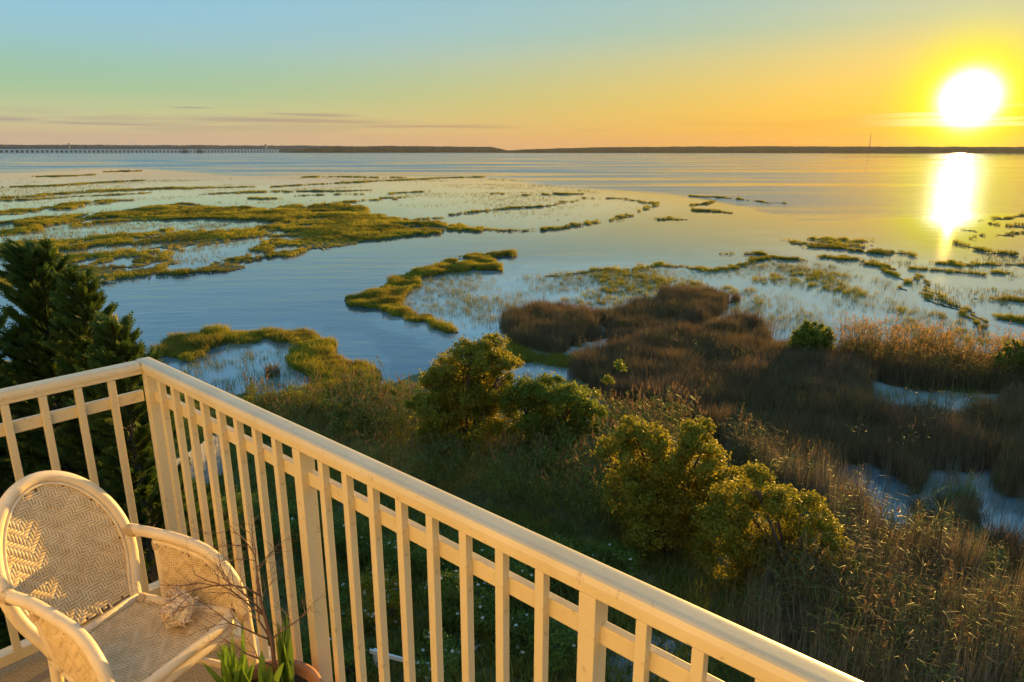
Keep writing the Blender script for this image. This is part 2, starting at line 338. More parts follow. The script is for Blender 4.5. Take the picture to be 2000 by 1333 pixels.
BANDS = [strip([(-200,430),(60,414),(150,401),(210,394),(255,391)],[8,7,8,5,2]), strip([(-200,372),(100,363),(200,357),(290,352)],[1.5,1.5,1.2,.8]),
        strip([(-100,392),(0,389),(120,379),(230,371),(400,367),(505,365)],[2.5,2.5,2.8,2.8,1.6,.8]), strip([(-100,397),(60,391),(170,383),(300,377)],[1.2,1.2,1.5,.8]),
        strip([(300,404),(370,399),(420,406)],[2,2.5,3]), strip([(640,398),(700,393),(760,389),(800,384)],[3,1.8,1.4,.6]), strip([(395,380),(480,376),(560,374),(650,374),(720,372)],[1,1.6,1.2,1.2,.8]),
        strip([(520,366),(600,361),(680,357),(760,353),(860,348),(950,346)],[.8,1,1.2,1.2,1.2,.6]), strip([(735,389),(770,389)],[3,3]), strip([(955,378),(990,378)],[2.4,2.4]), strip([(492,388),(545,388)],[1.3,.7]),
        strip([(590,346),(660,345),(740,347),(800,347)],[.7,.9,.8,.5]), strip([(60,345),(140,344),(190,341)],[.8,1,.6]), strip([(200,336),(280,334)],[1,.6]), strip([(560,384),(640,381),(740,380),(840,374)],[.7,1,.8,.5]),
        strip([(795,434),(870,423),(930,416),(990,409),(1080,400),(1135,391)],[4,3.5,2.4,2,1.6,.9]), strip([(845,433),(900,442),(960,449),(1030,451),(1100,444),(1160,436),(1205,428),(1250,414),(1292,403)],[3,3,2.6,3,3.6,4.2,4,3,1.6]),
        strip([(1292,401),(1255,394),(1200,388),(1130,388)],[1.5,1.2,1,.8]), strip([(1025,382),(1080,380),(1140,380)],[1,1.4,1]),
        strip([(1345,384),(1400,385),(1450,391),(1500,397),(1540,399)],[1.6,2,1.3,1.4,1.6]), strip([(1338,411),(1380,413),(1440,417)],[2.4,2,1.6]), strip([(1340,402),(1390,395),(1400,390)],[1.6,1.2,.8]), strip([(1276,429),(1300,427),(1335,429)],[2,4,1.2]),
        [(1538,472),(1600,467),(1692,469),(1672,476),(1664,482),(1700,488),(1768,495),(1740,498),(1680,494),(1620,485),(1580,477)],
        strip([(1915,432),(1960,424),(2010,418)],[1.5,3,3.5]), strip([(1930,438),(2050,448)],[2.5,6]), strip([(1880,476),(1920,488),(2010,500)],[4,4,4]), strip([(1885,470),(2000,457),(2060,455)],[1.4,2,3]), strip([(1874,450),(1905,452)],[1,1.2]),
        strip([(1408,497),(1430,497)],[1,1]),
        strip([(1080,535),(1140,531),(1180,527),(1240,521)],[2,3.5,3,3]), strip([(1240,522),(1262,517),(1300,517),(1345,521),(1400,530)],[2,5,4.5,3,1.5]), strip([(1405,526),(1440,520),(1475,512),(1505,508),(1560,511)],[2.5,4.5,7,5,2]), strip([(1455,499),(1490,498),(1520,503)],[1.6,2.5,2]),
        strip([(1588,503),(1640,506),(1690,517),(1725,535),(1765,560),(1815,578),(1855,597),(1900,625),(1925,645)],[4,5,6,6,6,6,6,7,5]), strip([(1752,505),(1820,514),(1900,520),(2050,520)],[2,4,4,3]), strip([(1762,526),(1850,533),(1935,541),(1985,537)],[2,3.5,4,4]),
        strip([(1770,535),(1800,555),(1850,580),(1890,605),(1935,630)],[3,5,5,5,6]), strip([(1950,585),(2050,590)],[7,9]), strip([(1960,625),(2050,640)],[6,8]),
        strip([(165,558),(200,556),(212,557)],[5,4,2]), strip([(170,628),(200,622),(218,627)],[8,8,4])]
BROWN = [[(978,655),(1000,640),(1035,620),(1090,612),(1150,618),(1172,640),(1178,662),(1130,676),(1092,692),(1012,680)],
        [(1120,650),(1165,625),(1230,612),(1262,600),(1290,590),(1335,580),(1400,583),(1436,590),(1400,618),(1388,640),(1345,650),(1300,660),(1240,672),(1180,672)],
        [(1112,712),(1150,700),(1230,680),(1330,662),(1400,648),(1480,645),(1512,658),(1500,682),(1560,690),(1620,705),(1690,745),(1708,772),(1684,800),(1740,815),(1850,822),(1940,800),(1962,782),(2080,785),
         (2500,800),(2500,1010),(2080,1000),(1990,990),(1955,960),(1930,950),(1880,965),(1850,965),(1780,985),(1690,935),(1640,935),(1500,925),(1390,870),(1300,830),(1200,785),(1125,745)]]
BROWN_HOLES = [[(1040,640),(1065,636),(1080,646),(1050,652)],[(1150,640),(1180,634),(1190,650),(1160,655)],[(1300,622),(1330,612),(1345,622),(1320,632)],[(1440,668),(1500,655),(1510,664),(1470,676)],[(1010,700),(1110,690),(1115,735),(1040,735)],[(1255,640),(1330,628),(1352,634),(1330,645),(1270,652)],[(1120,668),(1195,650),(1170,672),(1130,680)]]
WET = [[(1640,912),(1700,905),(1790,960),(1802,1015),(1740,1030),(1680,990)],[(1810,965),(1850,928),(1945,920),(1955,985),(1900,992),(1830,988)],[(1940,978),(2070,975),(2070,1055),(1990,1072),(1945,1075)]]
LAKES = [[(1735,1195),(1830,1170),(1960,1158),(1995,1225),(1900,1272),(1780,1262)],[(1690,1085),(1740,1070),(1780,1095),(1730,1120)],[(1930,1290),(2010,1280),(2060,1330),(1960,1340)]]
STANDS = [[(1600,712),(1650,690),(1780,684),(1900,706),(2050,720),(2300,730),(2300,775),(2000,768),(1850,760),(1740,752),(1670,735)]]
POOL_L = [[(1684,802),(1712,775),(1700,748),(1760,756),(1850,764),(1960,768),(1962,782),(1940,800),(1850,822),(1740,815)]]

def thin(p, f):
    n = len(p)//2; up, lo = p[:n], p[n:][::-1]; o = [((a[0]+b[0])/2, (a[1]+b[1])/2, (b[1]-a[1])/2*f) for a, b in zip(up, lo)]
    return [(x, y-h) for x, y, h in o]+[(x, y+h) for x, y, h in o][::-1]
BANDS = [thin(p, .62) if len(p) != 11 else p for p in BANDS]
def in_any(px, py, polys):
    m = np.zeros(px.shape, bool)
    for p in polys: m |= inpoly(px, py, p)
    return m
def jitter(wx, wy, px, py, amt=1.0):
    """roughen outlines with noise that belongs to the ground: metres, not pixels"""
    d = np.hypot(wx, wy)
    a = (fbm(wx*.8, wy*.5, 3)-.5)*4.0+(fbm(wx*.13, wy*.09, 8)-.5)*6.0
    b = (fbm(wx*.8, wy*.5, 13)-.5)*5.0+(fbm(wx*.13, wy*.09, 18)-.5)*8.0
    return topx(wx+a*amt*np.clip(d/90, .22, 1), wy+b*amt*np.clip(d/90, .22, 1))
def land_height(wx, wy):
    px, py = topx(wx, wy); ok = (wy > 8)
    jx, jy = jitter(wx, wy, px, py, .8)
    h = np.full(wx.shape, -.35)
    a = inpoly(jx, jy, MARSH_A) & ~in_any(jx, jy, HOLES_A)
    mar = a | in_any(jx, jy, [SPIT_G, RING_I]) | in_any(jx, jy, BANDS)
    br = (in_any(jx, jy, BROWN) & ~in_any(jx, jy, BROWN_HOLES)) | in_any(jx, jy, STANDS)
    gap = fbm(wx*.13, wy*.06, 91); small = fbm(wx*.5, wy*.22, 95)
    fr_ = np.hypot(wx, wy) > 62; mar &= ~(fr_ & (((gap < .455) & (small < .50)) | (small < .29))); br &= ~((gap < .30) & (small < .45))
    h = np.where(ok & (mar | br), .07, h)
    land = inpoly(jx, jy, LAND) | (wy <= 8)
    land &= ~(in_any(jx, jy, LAKES+WET) & ok); h = np.where(in_any(jx, jy, WET) & ok, -.35, h)
    h = np.where(land, .10+.9*np.clip((30-np.hypot(wx, wy))/18, 0, 1)+.12*(fbm(wx*.5, wy*.5, 5)-.5), h)
    return h
def ring_grid(angs, dists, closed=True):
    A, D = np.meshgrid(angs, dists); return np.sin(A)*D, np.cos(A)*D
def grid_faces(nr, nc, wrap):
    i = np.arange(nr-1)[:, None]*nc; j = np.arange(nc if wrap else nc-1)[None, :]; j2 = (j+1) % nc
    return np.stack([i+j, i+j2, i+nc+j2, i+nc+j], -1).reshape(-1, 4)
fine = np.radians(np.linspace(-47, 50, 560)); coarse = np.radians(np.linspace(50, 313, 60)[1:-1])
angs = np.concatenate([fine, coarse])
yy = np.concatenate([np.linspace(1900, 1000, 90), np.linspace(1000, 700, 110)[1:], np.linspace(700, 420, 190)[1:], np.linspace(420, 330, 110)[1:]])
dn = FPX*SP+(yy-666.5)*CP; fw = FPX*CP-(yy-666.5)*SP
dists = np.concatenate([[1.0, 4.0], HC*fw/dn, [700, 1200, 2500, 5000, 11000, 22000]])
gx, gy = ring_grid(angs, dists); gz = land_height(gx.ravel(), gy.ravel()).reshape(gx.shape); gz[-5:] = -.6
gz[:, 560:] = np.where(dists[:, None] < 60, np.maximum(gz[:, 560:], .3), -.4)
V = np.stack([gx, gy, gz], -1).reshape(-1, 3)
ground = link('ground', npmesh('ground', V, grid_faces(len(dists), len(angs), True)), None, M_ground, True)
tag(ground, 'low muddy marsh ground running from the house down to the creek', kind='structure')
# the water: one level sheet out to the horizon, with the open bay ruffled by wind and the creek and pools calm
wa = np.concatenate([np.radians(np.linspace(-47, 50, 340)), np.radians(np.linspace(50, 313, 40)[1:-1])])
yw = np.concatenate([np.linspace(1900, 700, 30), np.linspace(700, 300, 300)[1:]])
dn = FPX*SP+(yw-666.5)*CP; fw = FPX*CP-(yw-666.5)*SP
wd = np.concatenate([HC*fw/dn, [6000, 12000, 25000]]); wx, wy = ring_grid(wa, wd)
px, py = topx(wx, np.where(wy > 3, wy, 3)); jx, jy = px+(fbm(wx*.012, wy*.012, 31)-.5)*90, py+(fbm(wx*.01, wy*.01, 41)-.5)*np.clip((py-296)*.35, 0, 30)
edge = np.interp(jx, [-400,0,250,500,800,960,1100,1300,1450,1560,1750,2000,2400], [330,333,330,343,346,352,366,377,402,432,424,415,410])
rip = 1-np.clip((jy-edge)/5+.5, 0, 1)
creek = [(150,560),(420,535),(560,505),(660,480),(800,465),(1000,455),(1120,470),(1180,500),(1080,530),(900,500),(770,550),(690,590),(900,655),(800,740),(700,720),(630,660),(450,650),(200,700)]
rip = np.maximum(rip, .0+.16*inpoly(px, py, creek)); rip *= np.interp(px, [0, 900, 1500, 1750, 2000], [1, .95, .7, .28, .2]); rip[wy < 3] = .2
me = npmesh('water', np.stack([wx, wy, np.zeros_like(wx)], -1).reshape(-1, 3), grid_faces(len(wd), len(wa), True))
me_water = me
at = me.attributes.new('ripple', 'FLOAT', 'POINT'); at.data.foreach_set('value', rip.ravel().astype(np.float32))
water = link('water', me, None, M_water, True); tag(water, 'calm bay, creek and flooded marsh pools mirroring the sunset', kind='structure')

# ================================================================== PLANTS FOR SCATTERING (tufts shared by all instances)
def blades(n, h, spread, wid, lean, mat_, seed, segs=2, hv=.35):
    r = np.random.default_rng(seed); V = []; F = []
    for i in range(n):
        a = r.uniform(0, 6.283); rad = spread*math.sqrt(r.uniform(0, 1)); b = Vector((rad*math.cos(a), rad*math.sin(a), 0))
        hh = h*(1-hv*r.uniform(0, 1)); la = r.uniform(0, 6.283); ll = lean*hh*r.uniform(.2, 1); d = Vector((math.cos(la), math.sin(la), 0))
        sa = r.uniform(0, 6.283); s = Vector((math.cos(sa), math.sin(sa), 0))*wid*.5; o = len(V)
        for k in range(segs):
            t = k/segs; c = b+d*ll*t*t+Vector((0, 0, hh*(t-.12*t*t*lean*2))); ww = 1-.55*t; V += [c-s*ww, c+s*ww]
        V.append(b+d*ll+Vector((0, 0, hh*(1-.12*lean*2))))
        for k in range(segs-1): F.append((o+2*k, o+2*k+1, o+2*k+3, o+2*k+2))
        F.append((o+2*segs-2, o+2*segs-1, o+2*segs))
    me = pymesh('tuft', V, F); me.materials.append(mat_); return me
def reed(h, mats, seed, plume=True, leaves=9, lw=.035, n=4, spread=.22, drop=.45):
    r = random.Random(seed); mb = [MB(), MB(), MB()]
    for q in range(n):
        bx, by = r.gauss(0, spread), r.gauss(0, spread); la = r.uniform(0, 6.28); ln = r.uniform(.02, .16)*h; hh = h*r.uniform(.72, 1.05)
        def pt(t): return Vector((bx+math.cos(la)*ln*t*t, by+math.sin(la)*ln*t*t, hh*t))
        mb[0].tube([pt(t) for t in (0, .35, .7, 1)], [.008, .007, .006, .004], 3, False)
        for k in range(leaves):
            t = r.uniform(.25, .95); p = pt(t); a = r.uniform(0, 6.28); L = r.uniform(.22, .5)*min(1, h/2); d = Vector((math.cos(a), math.sin(a), 0)); s = d.cross(Vector((0,0,1)))*lw*.5
            up = r.uniform(.3, .9); m1 = p+d*L*.5+Vector((0,0,L*up*.6)); e = p+d*L*(1.45-drop*1.0)+Vector((0,0,L*(up+.55-drop*2.2)))
            mb[1].add([p, m1-s, m1+s, e], [(0,1,2),(1,3,2)])
        if plume and r.random() < .75:
            top = pt(1); bend = Vector((math.cos(la), math.sin(la), 0))
            for k in range(12):
                t = r.uniform(0, 1); p = top+Vector((0,0,.26*t-.05))+bend*.08*t; a = r.uniform(0, 6.28); L = .10*(1-.6*t); d = Vector((math.cos(a)*.5, math.sin(a)*.5, .7)).normalized()+bend*.3
                s = d.cross(Vector((math.sin(a*3), math.cos(a*3), .2))).normalized()*.018; mb[2].add([p-s, p+s, p+d*L], [(0,1,2)])
    V = []; F = []; mi = []
    for i, b in enumerate(mb):
        o = len(V); V += b.V; F += [tuple(x+o for x in f) for f in b.F]; mi += [i]*len(b.F)
    me = pymesh('reed', V, F)
    for m in mats: me.materials.append(m)
    me.polygons.foreach_set('material_index', mi); return me
LIB = {}
def lib(key, meshes):
    c = bpy.data.collections.new('plants_'+key)
    for i, m in enumerate(meshes): c.objects.link(bpy.data.objects.new('%s_%02d' % (key, i), m))
    LIB[key] = (c, len(meshes))
lib('far', [blades(16, .55, .38, .05, .5, M_grass, 100+i, 2) for i in range(4)])
lib('mid', [blades(26, .48, .26, .022, .6, M_grassn, 200+i, 2) for i in range(5)])
lib('sparse', [blades(7, .42, .22, .016, .4, M_sparse, 300+i, 2) for i in range(4)])
lib('sparsefar', [blades(6, .40, .30, .035, .3, M_sparse, 320+i, 1) for i in range(4)])
lib('brown', [blades(30, 1.35, .36, .021, .40, M_brown, 400+i, 3, .6) for i in range(6)])
lib('stalk', [blades(12, 1.9, .30, .013, .12, M_stalk, 500+i, 3, .5) for i in range(5)])
lib('reed', [reed(2.1, [M_reed, M_reed, M_plume], 600+i, True) for i in range(6)])
lib('straw', [reed(1.9, [M_reedb, M_reedb if i % 2 else M_reed, M_plume], 650+i, i == 0, 5, .018, 9, .28, .32) for i in range(6)])
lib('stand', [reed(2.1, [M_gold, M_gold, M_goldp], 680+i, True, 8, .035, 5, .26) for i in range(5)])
lib('ground', [blades(22, .55, .30, .03, .7, M_reed, 700+i, 2) for i in range(4)])

def gn_scatter(name, pts, key, smin, smax, label, tilt=.08, seed=0, zoff=-.02, clump=.0, cs=.45):
    n = len(pts); c, nv = LIB[key]; r = np.random.default_rng(seed+len(name)*13)
    me = bpy.data.meshes.new(name); me.vertices.add(n); me.vertices.foreach_set('co', (pts+np.array([0, 0, zoff])).astype(np.float32).ravel())
    def attr(nm, typ, val, key_='value'):
        a = me.attributes.new(nm, typ, 'POINT'); a.data.foreach_set(key_, np.ascontiguousarray(val).ravel())
    cf = 1+clump*2*(fbm(pts[:, 0]*cs, pts[:, 1]*cs, 5+len(name))-.5)*2 if n else 1
    attr('scl', 'FLOAT', (r.uniform(smin, smax, n)*np.clip(cf, .3, 1.6)).astype(np.float32)); attr('idx', 'INT', r.integers(0, nv, n).astype(np.int32))
    attr('rot', 'FLOAT_VECTOR', np.stack([r.normal(0, tilt, n), r.normal(0, tilt, n), r.uniform(0, 6.283, n)], -1).astype(np.float32), 'vector')
    o = link(name, me); g = bpy.data.node_groups.new('scatter_'+name, 'GeometryNodeTree')
    g.interface.new_socket('Geometry', in_out='INPUT', socket_type='NodeSocketGeometry'); g.interface.new_socket('Geometry', in_out='OUTPUT', socket_type='NodeSocketGeometry')
    N = g.nodes; gi = N.new('NodeGroupInput'); go = N.new('NodeGroupOutput'); ip = N.new('GeometryNodeInstanceOnPoints'); ci = N.new('GeometryNodeCollectionInfo')
    ci.inputs['Collection'].default_value = c; ci.inputs['Separate Children'].default_value = True; ci.inputs['Reset Children'].default_value = True
    def na(nm, typ):
        a = N.new('GeometryNodeInputNamedAttribute'); a.data_type = typ; a.inputs['Name'].default_value = nm; return a.outputs['Attribute']
    L = g.links; L.new(gi.outputs[0], ip.inputs['Points']); L.new(ci.outputs[0], ip.inputs['Instance']); ip.inputs['Pick Instance'].default_value = True
    L.new(na('idx', 'INT'), ip.inputs['Instance Index']); L.new(na('rot', 'FLOAT_VECTOR'), ip.inputs['Rotation']); L.new(na('scl', 'FLOAT'), ip.inputs['Scale']); L.new(ip.outputs[0], go.inputs[0])
    o.modifiers.new('scatter', 'NODES').node_group = g
    return tag(o, label, kind='stuff')
def sample(polys, rho, cap, holes=(), seed=0, noise=None, z=None, edge=.8, pool=160000, solid=False):
    """points spread evenly over the ground inside outlines; noise = (scale, low, high, seed) thins them in patches"""
    r = np.random.default_rng(seed); P_ = np.concatenate([np.array(p, float) for p in polys]); lo = P_.min(0)-6; hi = P_.max(0)+6
    lo[0] = max(lo[0], -250); hi[0] = min(hi[0], 2250); hi[1] = min(hi[1], 1500); lo[1] = max(lo[1], 325)
    x = r.uniform(lo[0], hi[0], pool); y = r.uniform(lo[1], hi[1], pool); dn = FPX*SP+(y-666.5)*CP; wgt = HC*HC*FPX/dn**3
    wq = unproj(x, y); jx, jy = jitter(wq[:, 0], wq[:, 1], x, y, edge)
    m = in_any(jx, jy, polys)
    if len(holes): m &= ~in_any(jx, jy, holes)
    x, y, wgt = x[m], y[m], wgt[m]
    if len(x) == 0: return np.zeros((0, 3))
    area = wgt.sum()*(hi-lo).prod()/pool; n = int(min(cap, rho*area))
    i = r.choice(len(x), n, p=wgt/wgt.sum()); q = unproj(x[i]+r.uniform(-1.2, 1.2, n), y[i]+r.uniform(-.5, .5, n))
    if noise is not None:
        f = fbm(q[:, 0]*noise[0], q[:, 1]*noise[0], noise[3]); q = q[r.uniform(0, 1, len(q)) < np.clip((f-noise[1])/(noise[2]-noise[1]), 0, 1)]
    h = land_height(q[:, 0], q[:, 1]) if z is None else np.full(len(q), z)
    if solid: k_ = land_height(q[:, 0], q[:, 1]) > 0; q = q[k_]; h = h[k_]
    return np.concatenate([q, np.maximum(h, -.05)[:, None]], -1)

# ------------------------------------------------------------------ marsh vegetation, mass by mass
gn_scatter('marsh_grass', sample([MARSH_A], 9, 80000, HOLES_A, 1, (.08, .15, .42, 5), solid=True), 'far', .6, 1.1, clump=.5, cs=.12, label='broad olive green salt marsh left of the creek, cut by pale pools')
gn_scatter('sparse_marsh_grass', sample(HOLES_A, 3.0, 20000, (), 2, (.12, .40, .62, 9), 0.0), 'sparsefar', .7, 1.2, 'thin grass standing in the pale pools of the left marsh')
gn_scatter('bank_grass', sample(BANDS, 7, 45000, (), 3, (.12, .22, .40, 7), pool=900000, solid=True), 'far', .45, 1.0, clump=.4, cs=.2, label='narrow banks and islets of dark grass across the flooded flats')
near_bands = [p for p in BANDS if min(y for _, y in p) > 488]
gn_scatter('near_bank_grass', sample(near_bands, 24, 14000, (), 48, (.35, .36, .56, 49), pool=400000, edge=.8), 'mid', .35, .95, clump=.5, label='ragged tufts along the nearer narrow banks at right')
gn_scatter('spit_grass', sample([SPIT_G], 30, 16000, (), 4, solid=True), 'mid', .7, 1.2, clump=.5, cs=.6, label='golden green grass on the hooked spit jutting into the creek')
gn_scatter('ring_grass', sample([RING_I], 30, 16000, (), 5, solid=True), 'mid', .8, 1.4, clump=.5, cs=.6, label='golden grass ringing the small pool beyond the railing corner')
pool_ring = [[(352,706),(400,688),(440,672),(500,669),(560,672),(574,690),(572,708),(590,725),(620,748),(600,770),(540,776),(470,765),(400,745)]]
gn_scatter('pool_grass', sample(pool_ring, 9, 3000, (), 6, (.5, .40, .62, 11), 0.0), 'sparse', .8, 1.5, 'scattered grass in the small pool beyond the railing corner')
flats = [[(800,575),(830,550),(930,530),(1080,530),(1250,522),(1400,527),(1560,512),(1600,520),(1700,545),(1800,590),(1900,640),(2000,665),(2000,700),(1900,690),(1600,640),(1520,665),(1500,700),(1100,720),(1010,690),(920,655),(830,622),(795,600)]]
gn_scatter('flooded_grass', sample(flats, 8.5, 40000, BROWN, 7, (.16, .36, .62, 21), 0.0), 'sparse', .5, 1.4, clump=.4, label= 'sparse grass rising from the pale flooded flats beyond the brown reeds')
gn_scatter('flooded_tussocks', sample(flats, 3.2, 12000, BROWN, 17, (.10, .56, .68, 33), 0.0), 'mid', .7, 1.4, 'green tussocks in the pale flooded flats beyond the brown reeds')
far_r = [[(1560,505),(1700,500),(2050,505),(2100,640),(1960,650),(1850,590),(1720,540)]]
gn_scatter('right_flat_grass', sample(far_r, 3.2, 12000, (), 8, (.12, .45, .66, 25), 0.0), 'sparsefar', .6, 1.3, 'thin grass on the glinting flats at the right edge')
far_l = [[(-200,350),(300,350),(960,345),(1280,390),(1290,402),(1080,445),(850,432),(640,396),(300,405),(0,440),(-200,450)]]
sj = topx(wx+(fbm(wx*.06, wy*.06, 51)-.5)*9, np.where(wy > 3, wy, 3)+(fbm(wx*.06, wy*.06, 61)-.5)*9)
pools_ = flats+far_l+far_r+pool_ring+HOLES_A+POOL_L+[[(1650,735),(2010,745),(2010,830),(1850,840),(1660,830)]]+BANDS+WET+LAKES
sheen_w = np.zeros(wx.shape)
for k in range(9):      # soft edge: the painted sky sheen fades out over some metres
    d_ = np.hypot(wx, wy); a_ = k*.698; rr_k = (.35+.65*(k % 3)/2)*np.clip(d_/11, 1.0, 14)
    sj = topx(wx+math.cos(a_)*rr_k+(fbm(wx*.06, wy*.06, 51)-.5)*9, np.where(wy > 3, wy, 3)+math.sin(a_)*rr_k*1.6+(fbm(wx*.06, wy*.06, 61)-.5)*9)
    sheen_w += in_any(sj[0], sj[1], pools_)/9.0
sheen_w[wy < 8] = 0
sheen_w = np.maximum(sheen_w*(.55+.45*fbm(wx*.05, wy*.05, 71)), 0)
at = me_water.attributes.new('pool_sheen', 'FLOAT', 'POINT'); at.data.foreach_set('value', sheen_w.ravel().astype(np.float32))
gn_scatter('far_flat_grass', sample(far_l, .55, 26000, (), 9, (.05, .46, .66, 27), 0.0), 'sparsefar', .6, 1.4, 'specks of grass over the wide flooded flats toward the bridge')
gn_scatter('brown_reeds', sample(BROWN+STANDS, 26, 32000, BROWN_HOLES+WET, 10, (.35, .10, .34, 41)), 'brown', .75, 1.15, clump=.22, cs=.55, label='thick brown mass of dead reeds right of the bushes')
gn_scatter('brown_reed_plumes', sample(BROWN, 1.1, 1100, BROWN_HOLES+WET, 43, (.3, .30, .55, 43)), 'straw', .55, .85, clump=.3, label='scattered taller plumed reeds standing in the brown mass')
gn_scatter('brown_reed_fringe', sample([[(980,690),(1100,700),(1200,672),(1180,700),(1110,722),(1020,712)],[(1000,668),(1040,690),(1100,700),(1090,712),(1010,700)]], 22, 2500, (), 12), 'mid', .8, 1.5, 'green grass fringe below the brown reed clump by the pool')
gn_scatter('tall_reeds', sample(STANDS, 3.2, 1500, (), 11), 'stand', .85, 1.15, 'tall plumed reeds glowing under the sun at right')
gn_scatter('pool_rushes', sample(POOL_L, 8, 1500, (), 13, (.6, .35, .7, 51), 0.0), 'sparse', 1.0, 2.2, 'thin rushes in the pale pool among the brown reeds')
near_mid = [[(430,812),(640,838),(740,830),(830,850),(1000,885),(1180,860),(1330,900),(1400,1040),(1300,1120),(1000,1030),(700,960),(520,860)]]
gn_scatter('green_reeds', sample(near_mid, 9, 6000, (), 14, (.3, .12, .3, 61)), 'reed', .65, 1.0, clump=.35, label='green reeds with tan plumes between the bushes and the railing')
near_r = [[(1380,880),(1480,910),(1600,950),(1680,1010),(1760,1060),(1940,1000),(2100,1010),(2300,1300),(2200,1480),(1500,1480),(1420,1330),(1500,1200),(1640,1180),(1600,1050),(1430,950)]]
FRONT = [[(1655,960),(1810,1000),(1950,980),(2080,1040),(2080,1175),(1930,1165),(1800,1120),(1700,1110)]]
wet = LAKES[:1]+WET+FRONT+[[(1650,925),(1700,905),(1785,965),(1810,1050),(1750,1060),(1680,1010)],[(1815,960),(1850,925),(1940,920),(1955,1010),(1900,1020),(1830,1010)],[(1950,985),(2060,985),(2060,1040),(1990,1060),(1950,1065)]]
gn_scatter('straw_reeds', sample(near_r, 5, 4000, wet, 15, (.28, .20, .42, 71)), 'straw', .7, 1.15, clump=.3, label='straw coloured reeds in the lower right corner')
gn_scatter('bare_stalks', sample(near_r, 26, 16000, wet, 16, (.2, .25, .5, 77)), 'stalk', .7, 1.2, 'bare upright dead stalks in the lower right corner')
gn_scatter('mixed_green_reeds', sample(near_r, 2.5, 1600, wet, 18, (.35, .48, .62, 79)), 'reed', .6, .95, 'green reed clumps among the straw reeds at lower right')
gn_scatter('low_brown_growth', sample(FRONT, 16, 2500, WET, 45), 'brown', .35, .62, clump=.3, label='low brown growth in front of the lower right pools')
gn_scatter('low_green_growth', sample(FRONT, 8, 900, WET, 46, (.4, .42, .6, 47)), 'reed', .28, .5, label='low green leaves around the lower right pools')
gn_scatter('wet_rushes', sample(wet, 6, 600, (), 19, None, 0.0), 'stalk', .4, .7, 'thin stalks standing in the lower right pools')
under = [[(-200,760),(440,770),(700,960),(1000,1030),(1300,1120),(1500,1200),(1480,1480),(-200,1480)]]
gn_scatter('undergrowth', sample(under, 16, 9000, (), 20, (.5, .15, .4, 81)), 'ground', .6, 1.2, 'dark low undergrowth below the balcony')

# ================================================================== THE BALCONY
DECK = HC-1.85; RH = 1.06
# frame of the balcony: local x runs outwards (away from the house), local y along the long railing towards its far corner
bld = empty('apartment_building', (0, 0, 0), RAIL_ANG); tag(bld, 'cream sided building that carries the balcony, facing the bay', 'building')
mb = MB().box((-9, -1.9, -.4), (-.95, 2.86, DECK+2.9))
for i in range(int((DECK+2.9)/.18)):
    z = .1+i*.18; mb.box((-.951, -1.91, z), (-.938, 2.874, z+.165))
mb.obj('siding_wall', M_wall, bld)
MB().box((-9.4, -2.3, DECK+2.9), (-.70, 3.2, DECK+3.1)).obj('roof_edge', M_paint, bld)
deck = MB().box((-.93, -2.0, DECK-.22), (1.035, 2.82, DECK)).obj('balcony_floor', M_deck); deck.rotation_euler = (0, 0, RAIL_ANG)
tag(deck, 'speckled brown coated balcony floor under the rattan chair', kind='structure')

rail = empty('balcony_railing', (0, 0, DECK), RAIL_ANG)
tag(rail, 'white painted balcony railing with rounded top rail and square pickets', 'railing')
def cap_profile(wd=.054, h=.027):
    pts = [(-wd/2, 0), (-wd/2, h*.42)]
    for k in range(1, 12):
        t = -1+2*k/12; pts.append((wd/2*t, h*.42+h*.58*(1-abs(t)**4.5)**(1/2.2)))
    return pts+[(wd/2, h*.42), (wd/2, 0)]
def extrude(prof, a, b, axis, c):
    """profile (offset, z) swept along local y ('y') or x ('x') from a to b around centre line c"""
    n = len(prof); V = []
    for e in (a, b):
        for o, z in prof: V.append((c+o, e, z) if axis == 'y' else (e, c+o, z))
    F = [(i, (i+1) % n, n+(i+1) % n, n+i) for i in range(n)]+[tuple(range(n))[::-1], tuple(range(n, 2*n))]
    return MB().add(V, F)
CX = 1.002; CY = 2.785          # centre lines of the two runs
cap = [(o-.006, z+RH-.027) for o, z in cap_profile(.066, .027)]
o = extrude(cap, -1.95, CY+.027, 'y', CX).obj('top_rail', M_paint, rail)
o2 = extrude(cap, -.93, CX-.0405, 'x', CY).obj('top_rail', M_paint, rail)
for q in (o, o2): q.data.polygons.foreach_set('use_smooth', [False]*len(q.data.polygons))
def rails(zlo, zhi, dlo, dhi, name):
    MB().box((CX+dlo, -1.95, zlo), (CX+dhi, CY-.02, zhi), .003).obj(name, M_paint, rail)
    MB().box((-.93, CY+dlo, zlo), (CX-.0345, CY+dhi, zhi), .003).obj(name, M_paint, rail)
rails(RH-.047, RH-.0275, -.0335, .022, 'under_rail')
rails(RH-.165, RH-.120, -.010, .011, 'middle_rail')
rails(.045, .090, -.034, .018, 'bottom_rail')
PW, PD = .0235, .0225
def picket_mesh():
    return MB().box((-PD/2, -PW/2, .091), (PD/2, PW/2, RH-.0475), .0018)
pm = pymesh('picket', *(lambda b: (b.V, b.F))(picket_mesh())); pm.materials.append(M_paint)
postm = pymesh('post', *(lambda b: (b.V, b.F))(MB().box((-.024, -.020, .0), (.024, .020, RH-.0475), .002))); postm.materials.append(M_paint)
def put(name, me, x, y, rz=0, z=0):
    q = bpy.data.objects.new(name, me); COL.objects.link(q); q.parent = rail; q.location = (x, y, z); q.rotation_euler = (0, 0, rz); return q
posts = [2.748, 1.682, .650, -.382, -1.414]
